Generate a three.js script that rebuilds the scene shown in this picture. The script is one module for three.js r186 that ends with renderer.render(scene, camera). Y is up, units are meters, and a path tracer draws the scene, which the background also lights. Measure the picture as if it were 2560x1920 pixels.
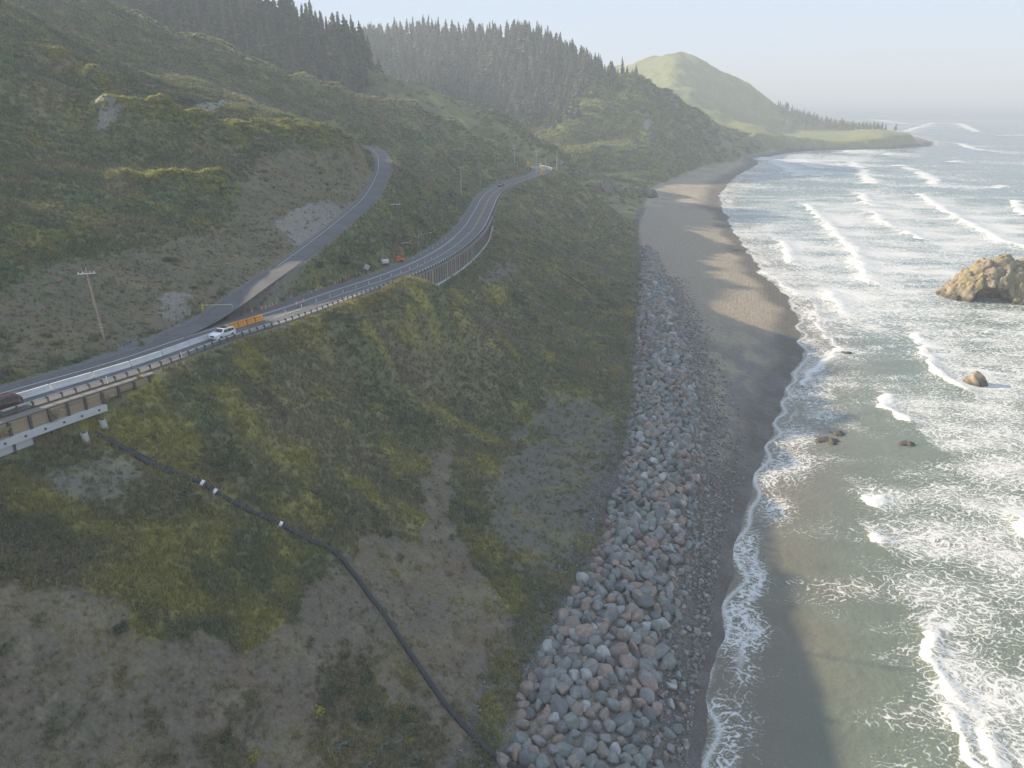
import * as THREE from 'three';
import { mergeGeometries, mergeVertices } from 'three/addons/utils/BufferGeometryUtils.js';
import { RoundedBoxGeometry } from 'three/addons/geometries/RoundedBoxGeometry.js';

// ---------------------------------------------------------------- camera, sky, sun, exposure
const scene = new THREE.Scene();
const camera = new THREE.PerspectiveCamera(55.95, 4 / 3, 0.5, 60000);
camera.position.set(0, 75, 0);
camera.rotation.set(-21.9 * Math.PI / 180, 0, 0);

const SUN_EL = 22 * Math.PI / 180, SUN_AZ = 14 * Math.PI / 180;      // the sun stands to the left, over the hill
const sunDir = new THREE.Vector3(-Math.cos(SUN_EL) * Math.cos(SUN_AZ), Math.sin(SUN_EL), -Math.cos(SUN_EL) * Math.sin(SUN_AZ));
const sun = new THREE.DirectionalLight(new THREE.Color(1.0, 0.84, 0.62), 4.5);
sun.position.copy(sunDir).multiplyScalar(900).add(new THREE.Vector3(0, 40, -300));
sun.target.position.set(0, 40, -300);
sun.castShadow = true;
sun.shadow.mapSize.set(4096, 4096);
Object.assign(sun.shadow.camera, { left: -600, right: 600, top: 500, bottom: -500, near: 1, far: 2400 });
scene.add(sun, sun.target);

{ // clear morning sky: pale at the horizon, blue overhead, a little warmer towards the sun
  const W = 512, Hh = 256, d = new Float32Array(W * Hh * 4);
  for (let j = 0; j < Hh; j++) for (let i = 0; i < W; i++) {
    const el = ((j + 0.5) / Hh - 0.5) * Math.PI, az = ((i + 0.5) / W - 0.5) * 2 * Math.PI;
    const e = Math.max(0, Math.sin(el)), k = Math.pow(1 - e, 3.2);
    const cs = Math.cos(el) * Math.cos(az) * sunDir.x + Math.sin(el) * sunDir.y + Math.cos(el) * Math.sin(az) * sunDir.z;
    const w = 0.10 * Math.pow(Math.max(0, cs), 6);
    const o = (j * W + i) * 4;
    d[o] = 0.215 + 0.09 * k + w * 1.2; d[o + 1] = 0.28 + 0.09 * k + w; d[o + 2] = 0.39 + 0.065 * k + w * 0.75; d[o + 3] = 1;
  }
  const t = new THREE.DataTexture(d, W, Hh, THREE.RGBAFormat, THREE.FloatType);
  t.mapping = THREE.EquirectangularReflectionMapping; t.magFilter = THREE.LinearFilter; t.minFilter = THREE.LinearFilter;
  t.wrapS = THREE.RepeatWrapping; t.needsUpdate = true;
  scene.background = t; scene.environment = t;
}
scene.fog = new THREE.FogExp2(new THREE.Color(0.8, 0.9, 1.0), 0.00045);

const renderer = new THREE.WebGLRenderer({ antialias: true });
renderer.toneMapping = THREE.LinearToneMapping;
renderer.toneMappingExposure = 2.35;
renderer.shadowMap.enabled = true;
renderer.setSize(1024, 768);

// ---------------------------------------------------------------- helpers
let seedState = 1234567;
function rnd() { seedState = (seedState + 0x6d2b79f5) | 0; let t = Math.imul(seedState ^ (seedState >>> 15), 1 | seedState); t = (t + Math.imul(t ^ (t >>> 7), 61 | t)) ^ t; return ((t ^ (t >>> 14)) >>> 0) / 4294967296; }
const reseed = (n) => { seedState = n * 7919 + 17; };
const rr = (a, b) => a + (b - a) * rnd();
const clamp = (v, a = 0, b = 1) => v < a ? a : v > b ? b : v;
const sstep = (a, b, v) => { const t = clamp((v - a) / (b - a)); return t * t * (3 - 2 * t); };
const lerp = (a, b, t) => a + (b - a) * t;
const PERM = new Uint8Array(512);
{ reseed(5); const p = [...Array(256).keys()]; for (let i = 255; i > 0; i--) { const j = Math.floor(rnd() * (i + 1)); [p[i], p[j]] = [p[j], p[i]]; } for (let i = 0; i < 512; i++) PERM[i] = p[i & 255]; }
const GRX = new Float32Array(256), GRY = new Float32Array(256), HV = new Float32Array(256);
for (let i = 0; i < 256; i++) { const a = i * 2.399963; GRX[i] = Math.cos(a); GRY[i] = Math.sin(a); HV[i] = PERM[i] / 255; }
function noise2(x, y) {            // gradient noise, about -0.7 .. 0.7
  const xi = Math.floor(x), yi = Math.floor(y), xf = x - xi, yf = y - yi, X = xi & 255, Y = yi & 255;
  const u = xf * xf * xf * (xf * (xf * 6 - 15) + 10), v = yf * yf * yf * (yf * (yf * 6 - 15) + 10);
  const a = PERM[X] + Y, b = PERM[X + 1] + Y, g0 = PERM[a], g1 = PERM[b], g2 = PERM[a + 1], g3 = PERM[b + 1];
  const n0 = GRX[g0] * xf + GRY[g0] * yf, n1 = GRX[g1] * (xf - 1) + GRY[g1] * yf, n2 = GRX[g2] * xf + GRY[g2] * (yf - 1), n3 = GRX[g3] * (xf - 1) + GRY[g3] * (yf - 1);
  const p = n0 + u * (n1 - n0), q = n2 + u * (n3 - n2);
  return p + v * (q - p);
}
function fbm(x, y, oct = 4) { let s = 0, a = 1; for (let i = 0; i < oct; i++) { s += a * noise2(x, y); x = x * 2.03 + 17.3; y = y * 2.03 - 9.1; a *= 0.5; } return s; }
function ridged(x, y, oct = 3) { let s = 0, a = 1; for (let i = 0; i < oct; i++) { s += a * (1 - 2 * Math.abs(noise2(x, y))); x = x * 2.03 + 7.7; y = y * 2.03 + 3.1; a *= 0.5; } return s; }
const hash2 = (i, j) => HV[PERM[(PERM[i & 255] + j) & 255]];
function polyDist(P, x, f) {       // nearest point of a polyline of [x, f, ...]: distance, side (+ right), heights interpolated, arc length
  let best = 1e18, side = 1, val = 0, s0 = 0, sAt = 0, dirx = 0, dirf = 1;
  for (let i = 0; i + 1 < P.length; i++) {
    const a = P[i], b = P[i + 1], dx = b[0] - a[0], df = b[1] - a[1], L2 = dx * dx + df * df, L = Math.sqrt(L2);
    const t = clamp(((x - a[0]) * dx + (f - a[1]) * df) / L2), qx = a[0] + dx * t, qf = a[1] + df * t;
    const d2 = (x - qx) ** 2 + (f - qf) ** 2;
    if (d2 < best) { best = d2; side = (x - qx) * df - (f - qf) * dx >= 0 ? 1 : -1; val = a.length > 2 ? a[2] + (b[2] - a[2]) * t : 0; sAt = s0 + L * t; dirx = dx / L; dirf = df / L; }
    s0 += L;
  }
  return { d: Math.sqrt(best), side, val, s: sAt, dx: dirx, df: dirf };
}
function inPoly(P, x, f) { let c = false; for (let i = 0, j = P.length - 1; i < P.length; j = i++) { if ((P[i][1] > f) !== (P[j][1] > f) && x < (P[j][0] - P[i][0]) * (f - P[i][1]) / (P[j][1] - P[i][1]) + P[i][0]) c = !c; } return c; }
function smoothLine(P, per = 8) {  // Catmull-Rom through the points
  const v = P.map((p) => new THREE.Vector3(p[0], p[2] ?? 0, p[1]));
  return new THREE.CatmullRomCurve3(v, false, 'centripetal').getPoints((P.length - 1) * per).map((p) => [p.x, p.z, p.y]);
}
// ---------------------------------------------------------------- terrain shape: heights over (x, f), f metres ahead of the origin (z = -f)
const ROAD=[[-98,0,44.2],[-80.5,40,41.9],[-62.6,82.8,39.5],[-56,99,38.2],[-51.2,115.2,37],[-43.6,134.8,35.6],[-36.7,155,34.4],[-29.8,173,33.4],[-23.5,195,32.3],[-18.6,219.6,31.4],[-14.4,256,30.5],[-12.2,300,30.2],[-9.8,345,30.9],[-5.5,368,31.7],[2.6,386,33],[11.5,400,34.2],[17.5,414,35],[17,430,35.2],[9,443,35.2],[-10,453,35.4],[-50,466,36.5]];
const SIDE_ROAD=[[-60.6,97,38.15],[-59.2,105,37.7],[-57.4,114,37.15],[-55.3,124,37.1],[-53.5,133.5,37.8],[-51.8,143.3,38.8],[-49.2,159.5,40.2],[-47.1,177.8,41.6],[-45.1,201.4,43.4],[-43.8,224.1,45.2],[-44.6,249.3,47.6],[-47.1,275.4,50.6],[-57.9,313.9,54],[-80,330,56]];
const CTRL = [-103.0,2.2,44.2,-93.2,-2.1,44.2,-97.2,15.5,43.4,-87.4,11.2,43.4,-91.4,28.9,42.7,-81.6,24.6,42.7,-85.6,42.1,41.9,-75.7,38.0,41.9,-79.6,56.4,41.1,-69.7,52.3,41.1,-73.6,70.7,40.3,-63.8,66.5,40.3,-67.7,84.9,39.5,-57.8,80.8,39.5,-61.3,100.6,38.2,-51.0,97.5,38.2,-56.3,117.2,37.0,-46.4,113.3,37.0,-48.8,136.6,35.6,-38.7,133.1,35.6,-41.8,157.0,34.4,-31.8,153.1,34.4,-35.1,174.5,33.4,-24.8,171.6,33.4,-28.9,196.1,32.3,-18.4,194.0,32.3,-26.4,208.4,31.8,-16.0,206.3,31.8,-24.1,220.2,31.4,-13.4,219.0,31.4,-22.0,238.4,30.9,-11.3,237.2,30.9,-19.9,256.3,30.5,-9.2,255.7,30.5,-19.2,270.9,30.4,-8.5,270.4,30.4,-18.4,285.6,30.3,-7.7,285.1,30.3,-17.7,300.3,30.2,-7.0,299.7,30.2,-16.9,315.3,30.4,-6.2,314.7,30.4,-16.1,330.3,30.7,-5.4,329.7,30.7,-15.2,346.0,30.9,-4.7,344.0,30.9,-10.5,370.3,31.7,-0.8,365.9,31.7,-2.0,389.0,33.0,7.0,383.2,33.0,6.4,402.2,34.2,16.3,398.0,34.2,12.0,413.8,35.0,22.7,414.2,35.0,12.3,427.1,35.2,21.4,432.7,35.2,6.4,438.1,35.2,11.4,447.6,35.2,-11.7,447.8,35.4,-8.4,457.9,35.4,-25.0,452.1,35.8,-21.7,462.3,35.8,-38.4,456.4,36.1,-35.1,466.6,36.1,-57.5,125.6,38.4,-51.5,124.8,38.4,-54.8,143.8,39.4,-48.8,142.8,39.4,-52.2,159.8,40.4,-46.2,159.2,40.4,-50.1,178.1,41.6,-44.1,177.5,41.6,-48.1,201.6,43.4,-42.1,201.2,43.4,-46.8,224.0,45.2,-40.8,224.2,45.2,-47.2,236.6,46.4,-41.2,236.8,46.4,-47.6,249.0,47.6,-41.6,249.6,47.6,-48.8,262.1,49.1,-42.9,262.6,49.1,-50.0,274.6,50.6,-44.2,276.2,50.6,-55.4,293.8,52.3,-49.6,295.5,52.3,-59.7,311.5,54.0,-56.1,316.3,54.0,-70.7,319.5,55.0,-67.2,324.4,55.0,-14.0,20.0,4.0,-9.0,40.0,4.0,-1.8,60.1,4.0,2.7,76.4,4.0,8.5,89.8,4.0,14.9,103.5,4.0,23.6,135.8,4.0,29.5,163.6,4.0,36.0,198.0,4.0,41.9,231.2,4.0,50.0,278.0,4.0,58.8,324.6,4.0,66.0,376.0,4.0,74.0,428.0,4.0,84.0,470.0,3.5,95.0,520.0,3.5,8.0,20.0,1.4,13.0,40.0,1.4,19.4,62.6,1.4,23.1,75.2,1.4,27.9,91.7,1.4,38.7,129.2,1.6,46.7,158.4,1.8,56.1,219.2,2.0,64.9,299.1,2.2,72.0,347.5,2.2,80.0,400.0,2.2,95.0,450.0,2.2,105.0,500.0,2.2,18.0,40.0,-0.1,23.3,64.3,-0.1,31.9,85.1,-0.1,34.1,94.2,-0.1,43.9,117.5,-0.1,60.6,151.6,-0.1,71.7,175.3,-0.1,88.5,206.1,-0.1,103.0,247.7,-0.1,110.0,280.0,-0.1,114.0,322.4,-0.1,125.6,399.3,-0.1,136.0,451.8,-0.1,150.0,520.0,-0.1,43.0,37.0,-3.0,48.3,61.3,-3.0,51.6,70.7,-3.0,56.9,82.1,-3.0,59.1,91.2,-3.0,68.9,114.5,-3.0,85.6,148.6,-3.0,96.7,172.3,-3.0,113.5,203.1,-3.0,128.0,244.7,-3.0,135.0,277.0,-3.0,139.0,319.4,-3.0,150.6,396.3,-3.0,161.0,448.8,-3.0,175.0,517.0,-3.0,-74.9,101.2,43.2,-80.5,111.6,47.8,-88.7,126.5,54.0,-98.1,143.9,61.7,-111.7,168.5,71.2,-131.2,202.8,82.9,-166.2,264.3,103.1,-90.2,110.5,54.2,-112.6,146.3,70.3,-134.0,181.0,86.2,-74.7,120.5,45.6,-82.7,137.4,52.2,-92.9,158.7,60.4,-105.3,184.4,70.0,-72.2,136.7,46.3,-79.7,154.6,52.7,-88.9,176.6,60.5,-99.0,200.6,68.5,-70.7,161.4,48.2,-77.8,181.6,55.4,-84.1,199.4,61.7,-92.1,221.6,67.9,-65.6,183.1,48.5,-72.3,205.8,56.0,-79.6,230.2,63.1,-65.3,208.7,57.9,-71.2,234.6,63.4,-56.3,219.9,53.6,-61.6,243.5,58.7,-54.4,257.7,56.5,-53.6,267.6,57.1,-122.5,231.0,73.1,-152.4,290.2,86.3,-114.2,258.6,74.8,-118.6,298.3,79.7,-98.5,281.5,72.7,-91.4,303.8,66.7,-104.3,349.8,73.9,-84.4,339.0,65.7,-69.7,333.9,61.0,-54.2,368.8,54.0,-33.4,348.1,42.9,-20.6,388.1,43.2,-191.3,371.5,114.5,-168.3,375.7,103.3,-141.2,379.9,95.0,-115.8,386.1,83.8,-96.9,394.5,77.7,-84.6,400.4,73.7,-53.7,412.2,68.1,-31.0,418.6,57.2,0.9,422.3,45.1,-16.0,165.0,30.6,-20.0,158.0,31.2,-30.0,140.0,33.0,-33.4,131.9,27.0,-24.2,147.0,21.5,-12.1,158.0,17.5,2.0,173.1,12.0,-28.4,93.8,22.0,-21.3,102.7,17.0,-9.3,114.2,10.5,1.5,113.9,6.5,-38.6,76.8,26.0,-40.9,61.5,26.0,-30.6,64.7,18.0,-19.4,74.6,12.5,-11.4,69.5,7.5,-53.6,68.1,31.5,-45.7,52.5,24.0,-3.3,191.6,17.0,14.9,216.4,9.5,11.7,303.4,18.0,32.0,340.7,11.0,2.6,231.5,18.5,41.9,455.6,14.0,30.4,473.5,24.0,-55.0,72.0,36.0,-51.0,83.0,35.4,-17.0,190.0,27.0,-7.3,250.0,26.2,-240.0,371.0,138.0,-300.0,371.0,158.0,-250.0,300.0,122.0,-200.0,250.0,101.0,-200.0,180.0,104.0,-200.0,100.0,98.0,-200.0,20.0,88.0,-150.0,20.0,73.0,-110.0,20.0,58.0,-90.0,20.0,47.0,-320.0,100.0,150.0,-320.0,250.0,150.0,-180.0,430.0,92.0,-120.0,440.0,66.0,-60.0,450.0,46.0,-190.0,480.0,80.0,-120.0,490.0,48.0,-60.0,490.0,34.0,10.0,470.0,27.0,-250.0,480.0,110.0,-20.0,500.0,26.0,40.0,500.0,12.0,-60.0,530.0,30.0];
const roadLine = smoothLine(ROAD), sideLine = smoothLine(SIDE_ROAD);
const tps = (() => {               // thin-plate surface through the surveyed points
  const n = CTRL.length / 3, S = 100, X = [], F = [], A = [], N = n + 3;
  for (let i = 0; i < n; i++) { X.push(CTRL[i * 3] / S); F.push(CTRL[i * 3 + 1] / S); }
  const ker = (r2) => r2 > 1e-12 ? r2 * Math.log(r2) : 0;
  for (let i = 0; i < n; i++) { const r = new Float64Array(N + 1); for (let j = 0; j < n; j++) r[j] = ker((X[i] - X[j]) ** 2 + (F[i] - F[j]) ** 2); r[i] += 0.002; r[n] = 1; r[n + 1] = X[i]; r[n + 2] = F[i]; r[N] = CTRL[i * 3 + 2]; A.push(r); }
  for (let k = 0; k < 3; k++) { const r = new Float64Array(N + 1); for (let j = 0; j < n; j++) r[j] = k === 0 ? 1 : k === 1 ? X[j] : F[j]; A.push(r); }
  for (let c = 0; c < N; c++) {
    let p = c; for (let r = c + 1; r < N; r++) if (Math.abs(A[r][c]) > Math.abs(A[p][c])) p = r;
    [A[c], A[p]] = [A[p], A[c]];
    for (let r = c + 1; r < N; r++) { const m = A[r][c] / A[c][c]; if (m) for (let k = c; k <= N; k++) A[r][k] -= m * A[c][k]; }
  }
  const w = new Float64Array(N);
  for (let c = N - 1; c >= 0; c--) { let s = A[c][N]; for (let k = c + 1; k < N; k++) s -= A[c][k] * w[k]; w[c] = s / A[c][c]; }
  return (x, f) => { x /= S; f /= S; let s = w[n] + w[n + 1] * x + w[n + 2] * f; for (let j = 0; j < n; j++) { const a = x - X[j], b = f - F[j], r2 = a * a + b * b; if (r2 > 1e-12) s += w[j] * r2 * Math.log(r2); } return s; };
})();
// shoreline, sea to the right
const SHORE = [[18, 20], [19, 40], [23.3, 64.3], [26.6, 73.7], [31.9, 85.1], [34.1, 94.2], [43.9, 117.5], [60.6, 151.6], [71.7, 175.3], [88.5, 206.1], [103, 247.7], [110, 280], [114, 322], [126, 399], [136, 452], [150, 520], [166, 590], [215, 720], [283, 860], [305, 935], [390, 1040], [470, 1085], [560, 1110], [640, 1160], [700, 1260], [760, 1440], [900, 1900], [1000, 2600]];
// line along which cliffs and bluffs start to rise
const FOOT = [[84, 470], [95, 520], [112, 600], [150, 690], [205, 800], [262, 868], [282, 930], [360, 1040], [450, 1080], [545, 1100], [620, 1160], [670, 1270], [720, 1440], [860, 1900], [960, 2600]];
const RIDGES = [
  { p: [[-330, 560, 190], [-220, 560, 140], [-107.9, 568.3, 94.5], [-82.1, 574.9, 84], [-60.3, 587.7, 75.9], [-18.6, 599.9, 65.9], [9.5, 610.6, 52.3], [34.3, 619.8, 35.1], [53, 623.5, 17.5], [75, 628, 6]], a: 0.62, b: 0.7, w: 5 },
  { p: [[-420, 520, 190], [-250, 530, 140], [-170, 536, 98], [-133, 541, 82], [-104, 540, 62], [-60, 540, 44]], a: 0.62, b: 0.5, w: 8 },
  { p: [[-700, 1400, 250], [-471, 1295, 196], [-262, 1225, 152], [-200, 1100, 140], [-152, 958, 132], [-103, 947, 134], [-61, 947, 132], [-14, 926, 136], [26, 884, 124], [52, 859, 108], [84, 834, 96], [115, 815, 90], [130, 830, 93], [158, 846, 84], [186, 862, 72], [218, 866, 52], [249, 867, 33], [275, 875, 8]], a: 0.55, b: 0.7, w: 14 },
  { p: [[26, 884, 122], [62, 830, 100], [80, 784, 84], [74, 755, 70], [52, 714, 50], [40, 690, 38]], a: 0.62, b: 0.62, w: 8 },
  { p: [[-61, 947, 132], [-70, 880, 108], [-80, 800, 80], [-88, 720, 58]], a: 0.6, b: 0.6, w: 10 },
  { p: [[60, 664, 33], [100, 685, 35], [130, 730, 38], [172, 786, 44], [215, 820, 45], [240, 850, 30]], a: 1.15, b: 0.5, w: 9 },
  { p: [[150, 1800, 130], [257, 1638, 127.5], [289, 1591, 144.3], [330, 1560, 148.7], [353, 1557, 141.5], [426, 1521, 106], [473, 1487, 73.7], [508, 1446, 48], [561, 1387, 26], [615, 1327, 14]], a: 0.5, b: 0.6, w: 18 },
  { p: [[330, 1560, 148], [300, 1440, 104], [270, 1300, 70], [250, 1150, 52], [240, 1010, 44], [232, 920, 30]], a: 0.5, b: 0.55, w: 22 },
  { p: [[270, 1300, 55], [316, 1173, 40], [343, 1058, 25], [426, 1056, 20], [500, 1070, 13], [577, 1180, 18], [600, 1300, 18]], a: 0.12, b: 0.3, w: 30 },
];
const smax = (a, b, k) => { const h = clamp(0.5 + 0.5 * (a - b) / k); return b + (a - b) * h + k * h * (1 - h); };
function farHeight(x, f) {
  let h = -20;
  for (const r of RIDGES) {
    const q = polyDist(r.p, x, f), s = q.side > 0 ? r.a : r.b;
    h = smax(h, q.val - s * (Math.sqrt(q.d * q.d + r.w * r.w) - r.w), 6);
  }
  const n = fbm(x / 70, f / 70, 4) * 9 + (ridged(x / 38, f / 38, 3) - 0.8) * 2.6;
  h += n * sstep(0, 40, h);
  const c = polyDist(FOOT, x, f), inl = -c.side * c.d;           // metres inland of the foot of the cliffs
  const w = polyDist(SHORE, x, f), up = -w.side * w.d;           // metres inland of the water line
  const sand = up > 0 ? Math.min(3.4, up * 0.055) : Math.max(-4, up * 0.09);
  if (inl < 0) return sand;
  const cap = 3 + inl * (1.15 + 0.35 * noise2(x / 22, f / 22));
  return Math.max(sand, Math.min(Math.max(h, 3 + Math.min(inl * 0.4, 8)), cap));
}
const TOE = [[-14, 20], [-9, 40], [-1.8, 60.1], [2.7, 76.4], [8.5, 89.8], [14.9, 103.5], [23.6, 135.8], [29.5, 163.6], [36, 198], [41.9, 231.2], [50, 278], [58.8, 324.6], [66, 376], [74, 428], [84, 470], [95, 520]];
const RIPRAP_EDGE = [[8, 20], [13, 40], [20.4, 62.6], [24.1, 75.2], [28.9, 91.7], [39.7, 129.2], [47.7, 158.4], [57.1, 219.2], [65.9, 299], [70, 347], [74, 380]];
const lineX = (L, f) => { for (let i = 0; i + 1 < L.length; i++) if (f <= L[i + 1][1] || i + 2 === L.length) { const t = (f - L[i][1]) / (L[i + 1][1] - L[i][1]); return L[i][0] + (L[i + 1][0] - L[i][0]) * t; } };
const riprapT = (x, f) => { const a = lineX(TOE, f); return (x - a) / (lineX(RIPRAP_EDGE, f) - a); };
// the near road is held up by two retaining walls: 0 .. 1 where one stands
const wallOff = (f) => f < 130 ? 6.4 : 5.5;
const wallDrop = (f) => f < 130 ? 0.3 + 3.5 * sstep(98, 80, f) : 0.2 + 3.9 * sstep(172, 190, f) * sstep(289, 258, f);      // exposed height
const wallAt = (f) => Math.max(sstep(34, 40, f) * sstep(99, 94, f), sstep(171, 178, f) * sstep(292, 280, f));
function beachY(x, f) {            // sand between the foot of the bluff and the water, with the bank of boulders on its landward side
  const w = polyDist(SHORE, x, f), inl = -w.side * w.d; if (inl < 0) return Math.max(-4, inl * 0.09);
  const t = riprapT(x, f), dt = Math.max(0, x - lineX(TOE, f));
  return 4 * inl / (inl + dt) + 2.1 * sstep(0, 0.3, t) * sstep(1.04, 0.6, t) * sstep(372, 335, f) + 0.12 * noise2(x / 9, f / 14) * sstep(0, 6, inl);
}
function nearRaw(x, f) {
  const tx = x - lineX(TOE, f);
  if (tx > 3) return beachY(x, f);
  const h = bluffY(x, f);
  return tx < -3 ? h : lerp(h, beachY(x, f), sstep(-3, 3, tx));
}
const CREST = [[-240, 371, 0], [-191.3, 371.5, 0], [-168.3, 375.7, 0], [-141.2, 379.9, 0], [-115.8, 386.1, 0], [-96.9, 394.5, 0], [-84.6, 400.4, 0], [-53.7, 412.2, 0], [-31, 418.6, 0], [-8, 423, 0]];
const KNOLLS = [[CREST, 3.2, 4.5], [[[-101, 200], [-86, 215], [-71, 232], [-55, 258]], 4.2, 7], [[[-88, 174], [-72, 186]], 3.6, 5], [[[-138, 238], [-116, 226]], 5.5, 8]];
function bluffY(x, f) {
  const fp = f + (x + 40) * 0.249; let h = tps(x, f) - (6.5 * sstep(58, 74, fp) + 6.0 * sstep(120, 132, fp)) * sstep(-52, -140, x) * sstep(186, 172, fp);      // a shallow swale in the hill
  const road = polyDist(roadLine, x, f), side = polyDist(sideLine, x, f);
  const rough = sstep(6, 14, road.d) * sstep(4, 9, side.d) * sstep(2.5, 9, h);
  h += rough * (fbm(x / 17, f / 17, 4) * 1.5 + (ridged(x / 9 + 0.3 * noise2(x / 5, f / 5), f / 11, 2) - 0.6) * 0.35);
  for (const [L, up, w] of KNOLLS) { const q = polyDist(L, x, f); if (q.d < w * 2.2) h += up * (L === CREST ? 0.8 + 1.3 * noise2(q.s / 8, 3.7) : 0.85 + 1.3 * noise2(x / 7, f / 7)) * Math.exp(-((q.d / w) ** 2)); }
  // road benches
  const wl = wallAt(f), kr = road.side < 0 ? 1 - sstep(5.6, 8.6, road.d - 1.5) : 1 - sstep(lerp(4.9, wallOff(f) - 1.7, wl), lerp(7.6, wallOff(f) - 0.7, wl), road.d);
  h = lerp(h, road.val - 0.06 - (road.side > 0 ? 0.25 * sstep(4.4, 6, road.d) : 0), kr);
  const ks = (1 - sstep(3.4, 6.2, side.d)) * sstep(94, 99, f);
  h = lerp(h, side.val - 0.06, ks * (1 - kr));
  if (wl > 0 && road.side > 0 && road.d > wallOff(f) - 0.75) h = Math.min(h, road.val - 0.25 - wallDrop(f) - 0.38 * (road.d - wallOff(f)) + 0.25 * noise2(x / 2, f / 2));
  return h;
}
function H(x, f) {
  if (f > 500) return farHeight(x, f);
  const b = sstep(445, 500, f);
  return b > 0 ? lerp(nearRaw(x, f), farHeight(x, f), b) : nearRaw(x, f);
}
// ---------------------------------------------------------------- setting: hillside, bluff, beach, hills
function tag(o, label, category, group, kind) { if (label) o.userData.label = label; if (category) o.userData.category = category; if (group) o.userData.group = group; if (kind) o.userData.kind = kind; return o; }
const usedNames = new Map();
function numbered(n) { const k = usedNames.get(n) ?? 0; usedNames.set(n, k + 1); return k ? n + '_' + String(k).padStart(3, '0') : n; }
function add(o, name, parent = scene) { o.name = parent === scene ? numbered(name) : name; parent.add(o); o.traverse((c) => { if (c.isMesh) { c.castShadow = true; c.receiveShadow = true; } }); return o; }
const lin = (r, g, b) => new THREE.Color().setRGB(r, g, b);
const mat = (r, g, b, rough = 0.9, extra = {}) => new THREE.MeshStandardMaterial({ color: lin(r, g, b), roughness: rough, ...extra });
function colorTexture(w, h, fn, x0, x1, f0, f1) {       // fn(x, f, out) gives linear rgb and, in out[3], roughness
  const d = new Uint8Array(w * h * 4), o = [0, 0, 0, 1];
  const enc = new Uint8Array(4097); for (let i = 0; i <= 4096; i++) { const v = i / 4096; enc[i] = Math.round(255 * (v <= 0.0031308 ? 12.92 * v : 1.055 * Math.pow(v, 1 / 2.4) - 0.055)); }
  for (let j = 0; j < h; j++) { const f = f0 + (f1 - f0) * (j + 0.5) / h; for (let i = 0; i < w; i++) { fn(x0 + (x1 - x0) * (i + 0.5) / w, f, o); const k = (j * w + i) * 4; d[k] = enc[(clamp(o[0]) * 4096) | 0]; d[k + 1] = enc[(clamp(o[1]) * 4096) | 0]; d[k + 2] = enc[(clamp(o[2]) * 4096) | 0]; d[k + 3] = 255; } }
  const t = new THREE.DataTexture(d, w, h); t.colorSpace = THREE.SRGBColorSpace; t.magFilter = THREE.LinearFilter; t.minFilter = THREE.LinearFilter; t.needsUpdate = true; return t;
}
function grayTexture(w, h, fn, repeat = false) {
  const d = new Uint8Array(w * h * 4);
  for (let j = 0; j < h; j++) for (let i = 0; i < w; i++) { const v = clamp(fn(i / w, j / h)) * 255, k = (j * w + i) * 4; d[k] = d[k + 1] = d[k + 2] = v; d[k + 3] = 255; }
  const t = new THREE.DataTexture(d, w, h); t.magFilter = THREE.LinearFilter; if (repeat) t.wrapS = t.wrapT = THREE.RepeatWrapping; t.needsUpdate = true; return t;
}
const tileNoise = (u, v, n, oct = 4) => { let s = 0, a = 1, t = 0; for (let i = 0; i < oct; i++) { const p = n * (1 << i); const m = (q) => ((q % p) + p) % p; // wrapped value noise
  const x = u * p, y = v * p, xi = Math.floor(x), yi = Math.floor(y), xf = x - xi, yf = y - yi, sx = xf * xf * (3 - 2 * xf), sy = yf * yf * (3 - 2 * yf);
  const h = (a2, b2) => hash2(m(a2) + i * 37, m(b2) + i * 11); s += a * lerp(lerp(h(xi, yi), h(xi + 1, yi), sx), lerp(h(xi, yi + 1), h(xi + 1, yi + 1), sx), sy); t += a; a *= 0.55; } return s / t; };
const groundBump = grayTexture(512, 512, (u, v) => tileNoise(u, v, 8, 5), true);

// patches of ground cover, outlined over (x, f)
const SOIL = [[-56, 60], [-52.6, 59.1], [-48, 60], [-45.4, 61.6], [-42, 62.2], [-39.5, 61], [-38.8, 59.9], [-36.5, 59.6], [-33.8, 62.5], [-30.3, 63.8], [-27.4, 66.9], [-26.3, 71.4], [-24.9, 77.7], [-23.5, 82.8], [-21.6, 87.3], [-18.8, 90.2], [-13.9, 92.2], [-13.7, 99.2], [-15.7, 108.4], [-14.1, 119.8], [-12.8, 130.1], [-11, 127.8], [-11, 112.4], [-9.8, 101.6], [-6.2, 93.5], [-2.4, 87.7], [1.1, 82.9], [-2.7, 75.4], [-3.9, 67], [-5.8, 58.8], [-10, 40], [-60, 36]];
const ROCKFACE = [[-5.6, 110.2], [-4, 130], [1.8, 150.8], [12, 168], [22, 166], [26, 137.8], [21, 118.9], [14.5, 102.4], [8, 91.5], [3.1, 90], [-1, 95], [-3.3, 101]];
const GRAVEL = [[-54.6, 73.1], [-52.2, 82], [-46.5, 83], [-45, 77.2], [-46.7, 72.5], [-52, 70.2]];
const CUT = [[-79.1, 109.2], [-79.8, 123.7], [-75.7, 140], [-66.6, 168.9], [-71.6, 203.8], [-68, 214.5], [-52.8, 262.6], [-47.6, 258], [-43.9, 213], [-48.1, 181.9], [-53.4, 148.2], [-60.9, 123.5], [-61.6, 111.4], [-64.9, 102.6], [-68.5, 90], [-85, 60], [-110, 60]];
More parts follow.
